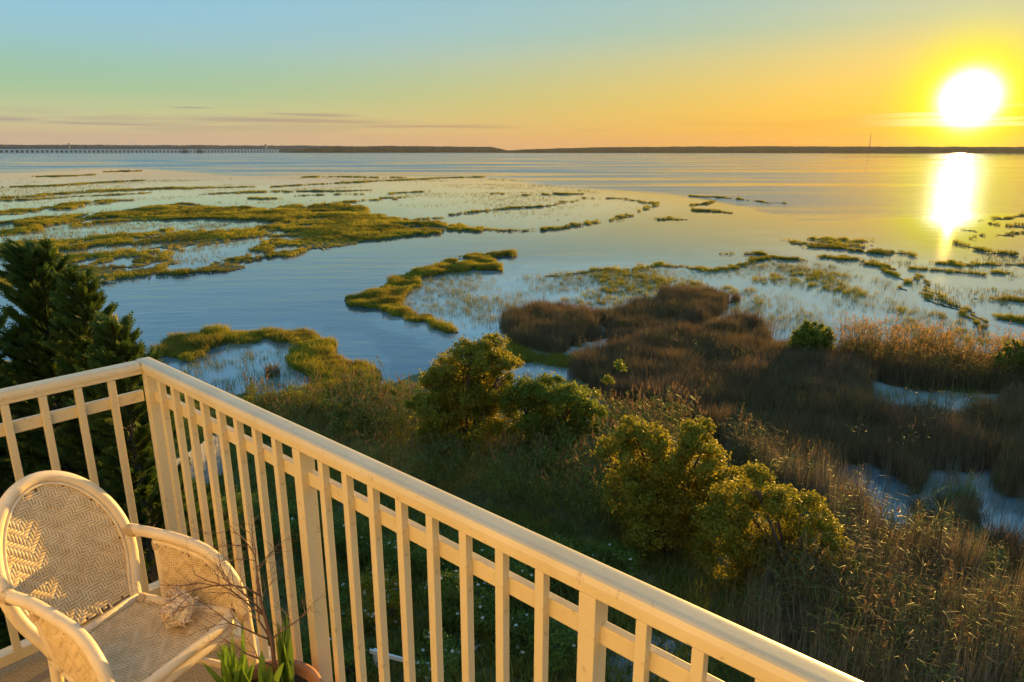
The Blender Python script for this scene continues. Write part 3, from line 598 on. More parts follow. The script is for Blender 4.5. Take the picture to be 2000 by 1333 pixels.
for i, y in enumerate(posts):
    put('post', postm, CX-.0085, y)
    if i:
        hi, lo = posts[i-1]-.020, y+.020; gap = (hi-lo-8*PW)/9
        for k in range(8): put('picket', pm, CX-.0207, lo+gap*(k+1)+PW*(k+.5))
for k in range(15):
    x = .890-.1128*k+.012-.046
    if x > -.9: put('picket', pm, x, CY-.0207, R(90))
put('post', postm, -.90, CY-.0145, R(90))
# feet of the posts
for y in posts[:4]:
    MB().box((CX-.052, y-.034, 0), (CX+.020, y+.034, .012), .003).obj('post_foot', M_paint, rail)

# ================================================================== THE RATTAN CHAIR
CH_ORI = Vector((-1.149, 1.818, DECK)); CH_ANG = -.427
chair = empty('rattan_armchair', CH_ORI, CH_ANG); tag(chair, 'whitewashed rattan armchair with woven herringbone seat in the balcony corner', 'chair')
# local: x forward, y to the sitter's left (the far side in the photo), z up
SH = .364
def woven(name, fn, nu, nv, inside, parent, pitch, vee=7):
    """strands laid three over, three under, turning back every few columns into a herringbone; fn(u,v)->(point, normal)"""
    V = []; F = []
    def put_strand(u0, v0, du, dv, L, Wd):
        o = len(V)
        for a, hgt in ((-.5, 0.0), (-.28, .85), (.28, .85), (.5, 0.0)):
            for b, hh in ((-.5, .25), (0, 1.0), (.5, .25)):
                uu = u0+du*a*L+(-dv)*b*Wd; vv = v0+dv*a*L+du*b*Wd
                p, n = fn(uu, vv); V.append(p+n*(.0036*hgt*hh+.0008*hh))
        for a in range(3):
            for b in range(2): F.append((o+a*3+b, o+a*3+b+1, o+(a+1)*3+b+1, o+(a+1)*3+b))
    for i in range(nu):
        for j in range(nv):
            tri = abs(((i // 1) % (2*vee))-vee); s = (tri+j) % 6
            u, v = (i+.5)*pitch, (j+.5)*pitch
            if s == 1 and inside(u, v): put_strand(u, v, 0, 1, 3.1*pitch, .86*pitch)
            if s == 4 and inside(u, v): put_strand(u, v, 1, 0, 3.1*pitch, .86*pitch)
            if i % vee == 0 and s == (5 if tri == 0 else 3) and inside(u, v) and (i % (2*vee) == 0 or tri == 0): put_strand(u, v, 1, 0, 1.5*pitch, .84*pitch)
    me = pymesh(name, V, F); ob = link(name, me, parent, M_weave, True); ob['kind'] = 'stuff'; return ob
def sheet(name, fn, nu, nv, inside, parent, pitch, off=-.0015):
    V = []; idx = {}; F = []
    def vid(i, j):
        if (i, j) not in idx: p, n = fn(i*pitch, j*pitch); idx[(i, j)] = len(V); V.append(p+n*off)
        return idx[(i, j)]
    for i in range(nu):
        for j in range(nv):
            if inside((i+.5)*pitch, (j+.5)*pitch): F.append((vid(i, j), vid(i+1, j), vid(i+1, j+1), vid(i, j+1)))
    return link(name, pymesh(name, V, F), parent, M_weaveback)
# the seat: narrower at the back, bowed at the front
SD, SWB, SWF = .447, .285, .47
def seat_half(x): return (SWB+(SWF-SWB)*(x+SD/2)/SD)/2
def seat_inside(u, v):
    x = u-SD/2-.06; y = v-.28
    if x < -SD/2+.01: return False
    lim = .158-.035*(abs(y)/.235)**4
    return x < lim-.014 and abs(y) < seat_half(x)-.012
seat_fn = lambda u, v: (Vector((u-SD/2-.06, v-.28, SH+.006-.016*math.cos(min(1, abs(v-.28)/.25)*1.57)*math.cos(min(1.0, abs(u-SD/2-.03)/.25)*1.5))), Vector((0, 0, 1)))
seat = woven('seat', seat_fn, 64, 64, seat_inside, chair, .0088, 7)
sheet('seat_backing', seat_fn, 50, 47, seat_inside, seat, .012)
fr_pts = [(-SD/2, -SWB/2-.004, SH), (-.08, -seat_half(-.08), SH), (.05, -seat_half(.05), SH), (.125, -.212, SH+.002), (.160, -.165, SH+.005), (.168, -.09, SH+.007), (.169, 0, SH+.008), (.168, .09, SH+.007), (.160, .165, SH+.005), (.125, .212, SH+.002), (.05, seat_half(.05), SH), (-.08, seat_half(-.08), SH), (-SD/2, SWB/2+.004, SH)]
MB().tube(smooth_path(fr_pts, 8), .0165, 12).obj('seat_rim', M_rattan, chair, True)
MB().tube(smooth_path([(p[0]-.004, p[1]*.99, p[2]-.036) for p in fr_pts], 8), .0165, 12).obj('seat_rim', M_rattan, chair, True)
MB().tube([(-SD/2+.005, -SWB/2, SH+.004), (-SD/2+.005, SWB/2, SH+.004)], .014, 10).obj('back_rim', M_rattan, chair, True)
# the back: an arch leaning backwards
REC = .341; BH = .497; BX = -SD/2-.012
def back_map(y, h, off=0.0):
    bow = -.030*(1-(y/.2)**2)*min(1, h/.12)
    return Vector((BX-math.sin(REC)*h+bow+off*math.cos(REC), y, SH+math.cos(REC)*h+off*math.sin(REC)))
def base_half(h): return .142+.058*math.sin(min(1, max(0, h)/.215)*1.5708)
def arch_half(h):
    t = max(0, (h-.215)/(BH-.215)); return .200*math.sqrt(max(0, 1-t*t)) if t > 0 else base_half(h)
bp = [(-base_half(h), h) for h in (-.02, .03, .08, .13, .175)]
for k in range(0, 17):
    a = math.pi-math.pi*k/16; bp.append((.200*math.cos(a), .215+(BH-.215)*math.sin(a)))
bp += [(base_half(h), h) for h in (.175, .13, .08, .03, -.02)]
MB().tube(smooth_path([back_map(y, h) for y, h in bp], 3), .0195, 12).obj('back_frame', M_rattan, chair, True)
MB().tube(smooth_path([back_map(y*.885, h*.93+.012, .010) for y, h in bp], 3), .0052, 8).obj('back_trim', M_rattan, chair, True)
inb = lambda u, v: .018 < v < BH-.03 and abs(u-.21) < arch_half(v+.012)-.020
back_fn = lambda u, v: (back_map(u-.21, v, .006), Vector((math.cos(REC), 0, math.sin(REC))))
back = woven('backrest', back_fn, 48, 58, inb, chair, .0088, 7)
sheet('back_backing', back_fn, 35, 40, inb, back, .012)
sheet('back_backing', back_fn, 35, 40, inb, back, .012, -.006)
# arms: out of the back posts, forward, and down into the front legs
for s in (-1, 1):
    ab = back_map(.200*s, .227)
    arm = [ab+Vector((-.012, .004*s, 0)), Vector((-.17, .207*s, SH+.228)), Vector((-.05, .216*s, SH+.226)), Vector((.06, .221*s, SH+.207)), Vector((.132, .227*s, SH+.150)), Vector((.168, .232*s, SH+.07)), Vector((.180, .235*s, SH-.06)), Vector((.185, .236*s, .10)), Vector((.19, .238*s, 0))]
    MB().tube(smooth_path(arm, 8), .0185, 12).obj('armrest', M_rattan, chair, True)
    inner = [Vector((-.175, .200*s, SH+.203)), Vector((-.06, .210*s, SH+.198)), Vector((.045, .216*s, SH+.180)), Vector((.110, .221*s, SH+.125)), Vector((.145, .227*s, SH+.045)), Vector((.155, .228*s, SH-.02))]
    MB().tube(smooth_path(inner, 6), .0085, 8).obj('arm_trim', M_rattan, chair, True)
    MB().tube(smooth_path([Vector((-.165, .203*s, SH+.208)), Vector((-.15, .194*s, SH+.10)), Vector((-.13, .180*s, SH-.01))], 5), .012, 10).obj('arm_post', M_rattan, chair, True)
    def ptop(x): return np.interp(x, [-.17, -.06, .045, .11, .145], [.203, .198, .180, .125, .045])
    ins = lambda u, v: -.155+.025*(.2-v)/.2 < u-.16 < .145 and .004 < v < ptop(u-.16)-.004
    pfn = lambda u, v, s=s: (Vector((u-.16, s*(.183+.10*v+.045*min(1, max(0, (u-.02)/.3))-.004-.10*v*min(1,u/.3)*.8), SH+v)), Vector((0, -s, 0)))
    pan = woven('side_panel', pfn, 44, 28, ins, chair, .0080, 5)
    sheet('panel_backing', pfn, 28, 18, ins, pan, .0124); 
    pfo = lambda u, v, s=s: (Vector((u-.16, s*(.183+.10*v+.045*min(1, max(0, (u-.02)/.3))+.002-.10*v*min(1,u/.3)*.8), SH+v)), Vector((0, s, 0)))
    outp = woven('side_panel', pfo, 44, 28, ins, chair, .0080, 5)
    # bindings of wound cane where the canes meet
    def wrap(p, d, r, turns=6, w_=.005):
        d = d.normalized(); a = d.orthogonal().normalized(); b = d.cross(a); pts = []
        for k in range(turns*10+1):
            t = 2*math.pi*k/10; pts.append(p+d*(k/10-turns/2)*w_+(a*math.cos(t)+b*math.sin(t))*r)
        return MB().tube(pts, .0027, 5)
    wrap(ab+Vector((.034, .004*s, .002)), Vector((1, .1*s, 0)), .0195, 7).obj('binding', M_bind, chair, True)
    wrap(ab+Vector((0, 0, -.005)), back_map(.2*s, .27)-back_map(.2*s, .2), .0205, 6).obj('binding', M_bind, chair, True)
    wrap(Vector((.175, .233*s, SH-.005)), Vector((0, 0, 1)), .0195, 6).obj('binding', M_bind, chair, True)
    wrap(Vector((-.163, .202*s, SH+.19)), Vector((.12, 0, -1)), .0135, 5).obj('binding', M_bind, chair, True)
    wrap(Vector((-SD/2+.03, s*(SWB/2+.004), SH)), Vector((1, 0, 0)), .0175, 6).obj('binding', M_bind, chair, True)
    MB().tube(smooth_path([back_map(.141*s, .0), Vector((BX+.0, .150*s, SH-.15)), Vector((BX-.03, .17*s, 0))], 5), .0175, 12).obj('rear_leg', M_rattan, chair, True)
    MB().tube(smooth_path([Vector((.160, .10*s, SH-.045)), Vector((.165, .165*s, SH-.055)), Vector((.175, .210*s, SH-.095)), Vector((.182, .228*s, SH-.17))], 6), .011, 10).obj('corner_brace', M_rattan, chair, True)
    MB().tube([(BX-.02, .165*s, .13), (.185, .236*s, .13)], .012, 10).obj('stretcher', M_rattan, chair, True)
MB().tube([(.185, -.236, .115), (.185, .236, .115)], .0125, 10).obj('stretcher', M_rattan, chair, True)

# ================================================================== THE SEASHELL ON THE SEAT
def seashell():
    """a frilled murex: a tapering spiral body, each whorl ribbed and set with curled, blade-like fronds"""
    r = random.Random(5); V = []; F = []; nt, ns = 150, 24; turns = 3.2
    def cen(t): th = t*turns*2*math.pi; g = math.exp(2.1*(t-1)); return th, g, Vector((.030*g*math.cos(th), .030*g*math.sin(th), .085*(1-g)))
    for i in range(nt+1):
        t = i/nt; th, g, c = cen(t); rr = .040*g
        for k in range(ns):
            a = 2*math.pi*k/ns; rad = rr*(1+.07*math.cos(8*a+th)+.13*max(0, math.cos(th*5))**3)
            V.append(c+Vector((math.cos(th)*math.cos(a)*rad, math.sin(th)*math.cos(a)*rad, math.sin(a)*rad*1.2)))
    for i in range(nt):
        for k in range(ns): F.append((i*ns+k, i*ns+(k+1) % ns, (i+1)*ns+(k+1) % ns, (i+1)*ns+k))
    F.append(tuple(range(nt*ns, nt*ns+ns)))
    m = MB().add(V, F)
    for i in range(40, nt+1):
        t = i/nt; th, g, c = cen(t); ridge = max(0, math.cos(th*5))**2
        if r.random() > .25+.6*ridge: continue
        tn = Vector((-math.sin(th), math.cos(th), 0))
        for k in range(1, ns, 2):
            p = V[i*ns+k]; n = (p-c).normalized(); out = Vector((math.cos(th), math.sin(th), 0))
            if n.dot(out) < -.35 or r.random() < .30: continue
            L = .026*g*r.uniform(.45, 1.25)*(.55+.6*ridge); sd_ = n.cross(tn).normalized(); w_ = .0062*g+.0012; b0 = p-n*.003
            mid = p+n*L*.55-tn*L*.10; tip = p+n*L+tn*L*.35+sd_*r.uniform(-.25, .25)*L
            m.add([b0-sd_*w_-tn*w_*.5, b0+sd_*w_-tn*w_*.5, b0+tn*w_, mid-sd_*w_*.75, mid+sd_*w_*.75, mid+tn*w_*.6, tip], [(0,1,4,3),(1,2,5,4),(2,0,3,5),(3,4,6),(4,5,6),(5,3,6)])
    th, g, c = cen(1.0)
    m.tube([c+Vector((0,0,-.01)), c+Vector((-.012,-.008,-.050)), c+Vector((-.016,-.012,-.078))], [.026, .015, .004], 10)
    return m
sm = seashell(); zs = [v for v in sm.V]
rot = Euler((R(62), R(-24), R(20))).to_matrix(); vs = [rot @ v for v in zs]; mz = min(v.z for v in vs); cx = sum(v.x for v in vs)/len(vs); cy = sum(v.y for v in vs)/len(vs)
sm.V = [Vector((v.x-cx, v.y-cy, v.z-mz)) for v in vs]
shell = sm.obj('seashell', M_shell); shell.location = (-1.085, 1.880, DECK+SH-.004); shell.scale = (.90,)*3
tag(shell, 'spiny cream and pink murex seashell lying on the woven chair seat', 'seashell')

# ================================================================== THE POT, ITS LEAFY PLANT AND THE DRY TWIG
POT = Vector((-.715, 1.640, DECK))
pot = empty('plant_pot', POT); tag(pot, 'round terracotta pot by the railing, its rim just in view', 'pot')
MB().lathe([(.0, .0), (.105, 0), (.112, .02), (.145, .27), (.150, .275)], 48).obj('bowl', M_terra, pot, True)
MB().lathe([(.146, .262), (.163, .268), (.166, .300), (.160, .318), (.148, .322), (.140, .312), (.137, .270)], 48).obj('rim', M_terra, pot, True)
b = MB(); nn = 40; V = [(0, 0, .292)]
for ring in range(1, 5):
    for k in range(nn): a = 6.283*k/nn; V.append((.1385*ring/4*math.cos(a), .1385*ring/4*math.sin(a), .285+random.uniform(-.006, .008)))
F = [(0, 1+k, 1+(k+1) % nn) for k in range(nn)]
for ring in range(3):
    for k in range(nn): F.append((1+ring*nn+k, 1+(ring+1)*nn+k, 1+(ring+1)*nn+(k+1) % nn, 1+ring*nn+(k+1) % nn))
b.add(V, F).obj('soil', M_soil, pot)
plant = empty('leafy_plant', POT+Vector((0, 0, .285))); tag(plant, 'green strap leaved plant sprouting from the terracotta pot', 'plant')
rp = random.Random(9)
def strap(parent, base, d, L, wd, droop):
    pts = []; side = Vector((-d.y, d.x, 0)); side = side.normalized() if side.length > .01 else Vector((1, 0, 0)); side = (Matrix.Rotation(rp.uniform(-1, 1), 3, 'Z') @ side)
    V = []; F = []; n = 6
    for k in range(n+1):
        t = k/n; c = base+Vector((d.x*L*(t*.75+droop*t*t), d.y*L*(t*.75+droop*t*t), L*(d.z*t-droop*.8*t*t*t))); ww = wd*(.55+1.0*t)*(1-t**2.2)+.0006
        V += [c-side*ww, c+Vector((d.x, d.y, 0))*-.22*ww, c+side*ww]
    for k in range(n): F += [(3*k, 3*k+1, 3*k+4, 3*k+3), (3*k+1, 3*k+2, 3*k+5, 3*k+4)]
    MB().add(V, F).obj('leaf', M_strap, parent, True)
tufts = [(Vector((-.095, .03, 0)), 28, .215, .50), (Vector((.03, .075, 0)), 12, .24, .25), (Vector((-.01, .03, 0)), 9, .18, .45), (Vector((-.11, -.01, 0)), 12, .19, .75)]
for c, n, L, sp in tufts:
    for k in range(n):
        a = rp.uniform(0, 6.28); o = rp.uniform(.05, 1)*sp; d = Vector((math.cos(a)*o, math.sin(a)*o, 1)).normalized()
        strap(plant, c+Vector((rp.gauss(0, .014), rp.gauss(0, .014), 0)), d, L*rp.uniform(.6, 1.15), rp.uniform(.007, .0135), rp.uniform(0, .35)*sp)
twig = empty('dry_branch', POT+Vector((.015, .045, .285))); tag(twig, 'bare brown branch with fine twigs standing in the terracotta pot', 'branch')
rt = random.Random(21)
TW = [MB(), MB(), MB()]
def grow(p, d, L, rad, lev):
    pts = [p.copy()]; rr = [rad]; n = 6
    bend = Vector((rt.gauss(0, .1), rt.gauss(0, .1), rt.gauss(0, .06)))
    for k in range(n):
        d = (d+bend*.5+Vector((rt.gauss(0, .16), rt.gauss(0, .16), rt.gauss(0, .12)))*(1 if lev else .5)).normalized(); p = p+d*L/n; pts.append(p.copy()); rr.append(rad*(1-.72*(k+1)/n))
        if lev < 3:
            for q in range((1 if k else 0)+(1 if lev == 2 else 0)):
                if rt.random() < (1.0 if lev < 2 else .8):
                    ax = d.orthogonal(); ax.rotate(Matrix.Rotation(rt.uniform(0, 6.28), 3, d)); nd = (d*.75+ax*.75+Vector((-.34, .14, .05))).normalized()
                    grow(p, nd, L*rt.uniform(.42, .62), rad*(1-.7*(k+1)/n)*.7, lev+1)
    TW[min(lev, 2)].tube(pts, rr, 5 if lev < 2 else 3)
stem = [Vector((0, 0, 0)), Vector((.000, .004, .10)), Vector((-.002, .006, .19)), Vector((-.016, .012, .27)), Vector((-.026, .02, .33))]
TW[0].tube(smooth_path(stem, 4), [.0075*(1-.45*k/16) for k in range(17)], 7)
for s, d, L in ((stem[2], (-.55, .1, .9), .20), (stem[3], (-.85, .25, .55), .24), (stem[3], (-.3, -.2, 1), .20), (stem[4], (-.75, .2, .7), .27), (stem[4], (.1, .3, 1), .20), (stem[1], (-.9, -.2, .45), .18), (stem[2], (.5, .4, .8), .15), (stem[2], (-.95, .35, .22), .26), (stem[4], (-.5, .6, .6), .24)):
    grow(s, Vector(d).normalized(), L, .0034, 1)
TW[0].obj('stem', M_twig, twig, True); TW[1].obj('side_branches', M_twig, twig, True)
ft = TW[2].obj('fine_twigs', M_twig, twig); ft['kind'] = 'stuff'

# ================================================================== TREES AND SHRUBS
def px_point(x, y, fwd):
    """the place seen at pixel (x, y) at a given distance ahead of the camera"""
    v = y-666.5; dn = FPX*SP+v*CP; fw_ = FPX*CP-v*SP; return Vector(((x-1000)/fw_*fwd, fwd, HC-dn/fw_*fwd))
def leaf_mesh(C, N, size, seed, aspect=.5):
    """diamond leaves at centres C with rough facing N"""
    r = np.random.default_rng(seed); n = len(C); N = N/np.maximum(np.linalg.norm(N, axis=1, keepdims=True), 1e-6)
    t = r.normal(size=(n, 3)); t -= N*(t*N).sum(1, keepdims=True); t /= np.linalg.norm(t, axis=1, keepdims=True); s = np.cross(N, t)
    L = (size*r.uniform(.45, 1.45, n))[:, None]; W = L*aspect*.5
    V = np.stack([C-t*L*.5, C+s*W+t*L*.05, C+t*L*.5, C-s*W+t*L*.05], 1).reshape(-1, 3); return V, np.arange(n*4).reshape(-1, 4)
def crown_points(clumps, dens, seed, sub=26, flat=.85):
    r = np.random.default_rng(seed); PC = []; PN = []
    for (c, rad) in clumps:
        n = int(4*math.pi*rad*rad*dens*2.7); k = max(8, int(sub*rad*rad*2)); d = r.normal(size=(k, 3)); d[:, 2] = d[:, 2]*.9+.22; d /= np.linalg.norm(d, axis=1, keepdims=True)
        rr = rad*r.uniform(.58, 1.04, (k, 1)); cen = np.array(c)+d*rr*np.array([1, 1, flat]); i = r.integers(0, k, n)
        sg = rad*.10+.05; p = cen[i]+r.normal(size=(n, 3))*sg*np.array([1, 1, .75]); PC.append(p); PN.append(d[i]*.8+r.normal(size=(n, 3))*.8+np.array([0, 0, .35]))
    return np.concatenate(PC), np.concatenate(PN)
def shrub(name, label, cat, base, clumps_px, leaf, dens, size, seed, group=None, flowers=0, trunk_r=.07, flat=.85, doff=None):
    bx, by = base; b = P(bx, by, .35); b.z = float(land_height(np.array([b.x]), np.array([b.y]))[0])-.05; r = random.Random(seed)
    b = Vector((b.x, b.y, b.z)); root = empty(name, b); tag(root, label, cat, group)
    cl = []
    for i, (x, y, rp_) in enumerate(clumps_px):
        fwd = b.y+r.uniform(-.25, .25)*2.2; q = px_point(x, y, fwd); dc = fwd*CP+(HC-q.z)*SP; cl.append((q-b, rp_*dc/FPX))
    for q, rd in list(cl):
        for k in range(5):
            d_ = Vector((r.gauss(0, 1), r.gauss(0, 1), abs(r.gauss(.3, .8)))).normalized(); cl.append((q+d_*rd*r.uniform(.75, 1.12), rd*r.uniform(.16, .34)))
    C, N = crown_points(cl, dens, seed, flat=flat); C[:, 2] = np.maximum(C[:, 2], .06)
    V, F = leaf_mesh(C, N, size*1.05, seed+1); link('crown', npmesh('crown', V, F), root, leaf)
    mbt = MB()
    for q, rd in cl[:len(clumps_px)]:
        top = q+Vector((0, 0, rd*.2)); mid = Vector((q.x*.45+r.gauss(0, .1), q.y*.45+r.gauss(0, .1), max(.3, q.z*.5))); mbt.tube(smooth_path([Vector((r.gauss(0, .06), r.gauss(0, .06), -.05)), mid*.5+Vector((0, 0, .05)), mid, top], 3), [trunk_r*(1-.08*k) for k in range(10)], 6)
        for k in range(5):
            e = q+Vector((r.gauss(0, 1), r.gauss(0, 1), r.gauss(.2, .7))).normalized()*rd*.9; mbt.tube([mid.lerp(top, r.uniform(.3, 1)), (mid.lerp(top, .6)+e)*.5+Vector((0, 0, .06)), e], [trunk_r*.35, trunk_r*.22, trunk_r*.08], 4, False)
    mbt.obj('trunk', M_bark, root)
    if flowers:
        rr = np.random.default_rng(seed+5); idx = rr.choice(len(C), flowers); CC = C[idx]+np.array([0, 0, .02]); cen = np.repeat(CC, 5, 0); ang_ = np.tile(np.arange(5)*1.2566, flowers)
        off = np.stack([np.cos(ang_), np.sin(ang_), np.full(len(ang_), .15)], -1)*.022; NN = np.repeat(N[idx]*.5+np.array([-.1, -.5, .6]), 5, 0)
        V, F = leaf_mesh(cen+off, NN, .05, seed+6, .9); f = link('blossoms', npmesh('blossoms', V, F), root, M_petal); f['kind'] = 'stuff'
    return root
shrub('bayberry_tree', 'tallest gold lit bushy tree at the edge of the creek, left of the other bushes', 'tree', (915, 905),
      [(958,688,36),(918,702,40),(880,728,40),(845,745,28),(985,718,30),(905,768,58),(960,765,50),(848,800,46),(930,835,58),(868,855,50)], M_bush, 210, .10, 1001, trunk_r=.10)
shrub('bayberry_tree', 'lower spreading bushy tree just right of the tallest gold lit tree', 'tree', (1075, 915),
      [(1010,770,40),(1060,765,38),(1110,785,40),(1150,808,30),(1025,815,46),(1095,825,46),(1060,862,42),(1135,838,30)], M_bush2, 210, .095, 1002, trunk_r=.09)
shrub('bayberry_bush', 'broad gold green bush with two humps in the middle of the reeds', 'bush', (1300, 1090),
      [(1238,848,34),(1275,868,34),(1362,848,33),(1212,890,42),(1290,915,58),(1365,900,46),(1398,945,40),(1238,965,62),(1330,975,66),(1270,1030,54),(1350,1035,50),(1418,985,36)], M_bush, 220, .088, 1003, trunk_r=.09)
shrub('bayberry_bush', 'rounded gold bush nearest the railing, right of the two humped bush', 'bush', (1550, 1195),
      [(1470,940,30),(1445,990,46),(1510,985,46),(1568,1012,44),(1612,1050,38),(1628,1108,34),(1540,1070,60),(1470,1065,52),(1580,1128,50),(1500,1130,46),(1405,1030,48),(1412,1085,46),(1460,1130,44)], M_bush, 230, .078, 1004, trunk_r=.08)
shrub('round_shrub', 'small round dark green shrub at the left end of the tall reed stand', 'bush', (1585, 702), [(1570,664,24),(1602,664,24),(1585,652,22),(1588,678,28)], M_bush2, 140, .14, 1005, trunk_r=.05)
shrub('round_shrub', 'small bright green shrub at the right edge beside the tall reed stand', 'bush', (1985, 735), [(1980,692,22),(2000,690,22),(1962,705,16),(1990,715,24)], M_bush2, 140, .13, 1006, trunk_r=.05)
low = [((505,812),[(500,785,26),(530,795,28)],'pale green low shrub against the outside of the railing'), ((590,815),[(575,793,28),(612,800,28)],'low green shrub second along the outside of the railing'),
       ((660,832),[(650,808,30),(685,812,26)],'low shrub below the right end of the grass ring'), ((770,800),[(752,770,26),(792,765,24)],'low grassy green shrub on the shore left of the tallest tree'), ((735,850),[(720,830,30),(765,838,28)],'dark low shrub among tan reeds left of the tallest tree')]
for i, (bs, cl, lb) in enumerate(low): shrub('low_shrub', lb, 'bush', bs, cl, M_bush2, 170, .075, 1020+i, 'low shrubs along the shore', trunk_r=.03)
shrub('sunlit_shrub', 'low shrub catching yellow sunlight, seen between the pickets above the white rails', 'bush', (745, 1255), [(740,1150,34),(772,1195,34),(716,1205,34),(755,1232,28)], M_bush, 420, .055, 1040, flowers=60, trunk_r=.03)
roses = [((600,1090),[(585,1020,44),(630,1040,44)],40,'dark rose bush behind the pickets right of the middle post'), ((480,1080),[(470,1000,44),(500,1040,44),(440,1040,40)],0,'dark leafy bush behind the close set pickets by the corner'),
 ((690,1110),[(670,1050,42),(715,1070,44)],60,'rose bush with a few blossoms left of the sunlit shrub'), ((830,1150),[(800,1080,44),(850,1095,44),(830,1130,40)],120,'rose bush with white blossoms above and right of the sunlit shrub'),
 ((900,1250),[(870,1170,46),(920,1190,46),(900,1225,40)],110,'white flowering rose bush right of the sunlit shrub'), ((990,1190),[(970,1120,46),(1020,1140,44)],80,'rose bush below the two humped bush, with scattered blossoms'),
 ((1010,1310),[(985,1230,48),(1030,1255,48)],60,'dark rose bush straight left of the near post'), ((880,1345),[(850,1290,46),(905,1300,46)],140,'densely flowering rose bush behind the ends of the white rails'),
 ((1110,1170),[(1090,1095,40),(1130,1110,42)],50,'rose bush above the railing at the foot of the two humped bush'), ((620,1230),[(605,1170,46),(650,1190,44)],20,'dark rose bush behind the middle post of the railing'),
 ((640,1350),[(640,1300,48),(690,1320,46)],30,'dark rose bush left of the white rails, above the pot'), ((1110,1330),[(1080,1270,44),(1140,1290,40)],10,'dark green bush behind the near post'),
 ((370,1150),[(360,1080,44),(400,1100,44)],0,'dark bush at the foot of the board fence'), ((1190,1150),[(1175,1090,34),(1215,1105,32)],50,'small rose bush with white blossoms right of the rose bush under the two humped bush'),
 ((240,1200),[(220,1140,50),(270,1150,46)],0,'dark bush behind the chair below the cypress')]
for i, (bs, cl, nf, lb) in enumerate(roses): shrub('rose_bush', lb, 'bush', bs, cl, M_rose, 330, .060, 1060+i, 'rose bushes below the balcony', flowers=nf//2, trunk_r=.03)
# saplings poking above the brown reeds
for i, (bx, by, tops, lb) in enumerate([(1195,850,[(1212,716),(1187,745)],'thin sapling with two yellow leaf sprigs against the brown reeds'), (1150,850,[(1140,765),(1162,772)],'short sapling with green sprigs left of the thin sapling')]):
    b = P(bx, by, .2); root = empty('sapling', b); tag(root, lb, 'sapling', 'saplings by the brown reeds'); m = MB(); cl = []
    for x, y in tops:
        q = px_point(x, y, b.y)-b; m.tube(smooth_path([Vector((0, 0, -.1)), q*.5+Vector((.1, 0, .1)), q], 4), [.03-.0025*k for k in range(9)], 5); cl.append((q, .24))
    m.obj('stem', M_bark, root); C, N = crown_points(cl, 130, 1090+i); V, F = leaf_mesh(C, N, .11, 1095+i); link('leaves', npmesh('leaves', V, F), root, M_bush2)
# rusty tussock in the small pool
b = P(533, 735, .0); rt_ = link('rust_tussock', blades(140, 1.0, .42, .03, .5, M_reedb, 991, 3)); rt_.location = b; tag(rt_, 'rust coloured tussock standing in the small pool beyond the railing', 'plant')

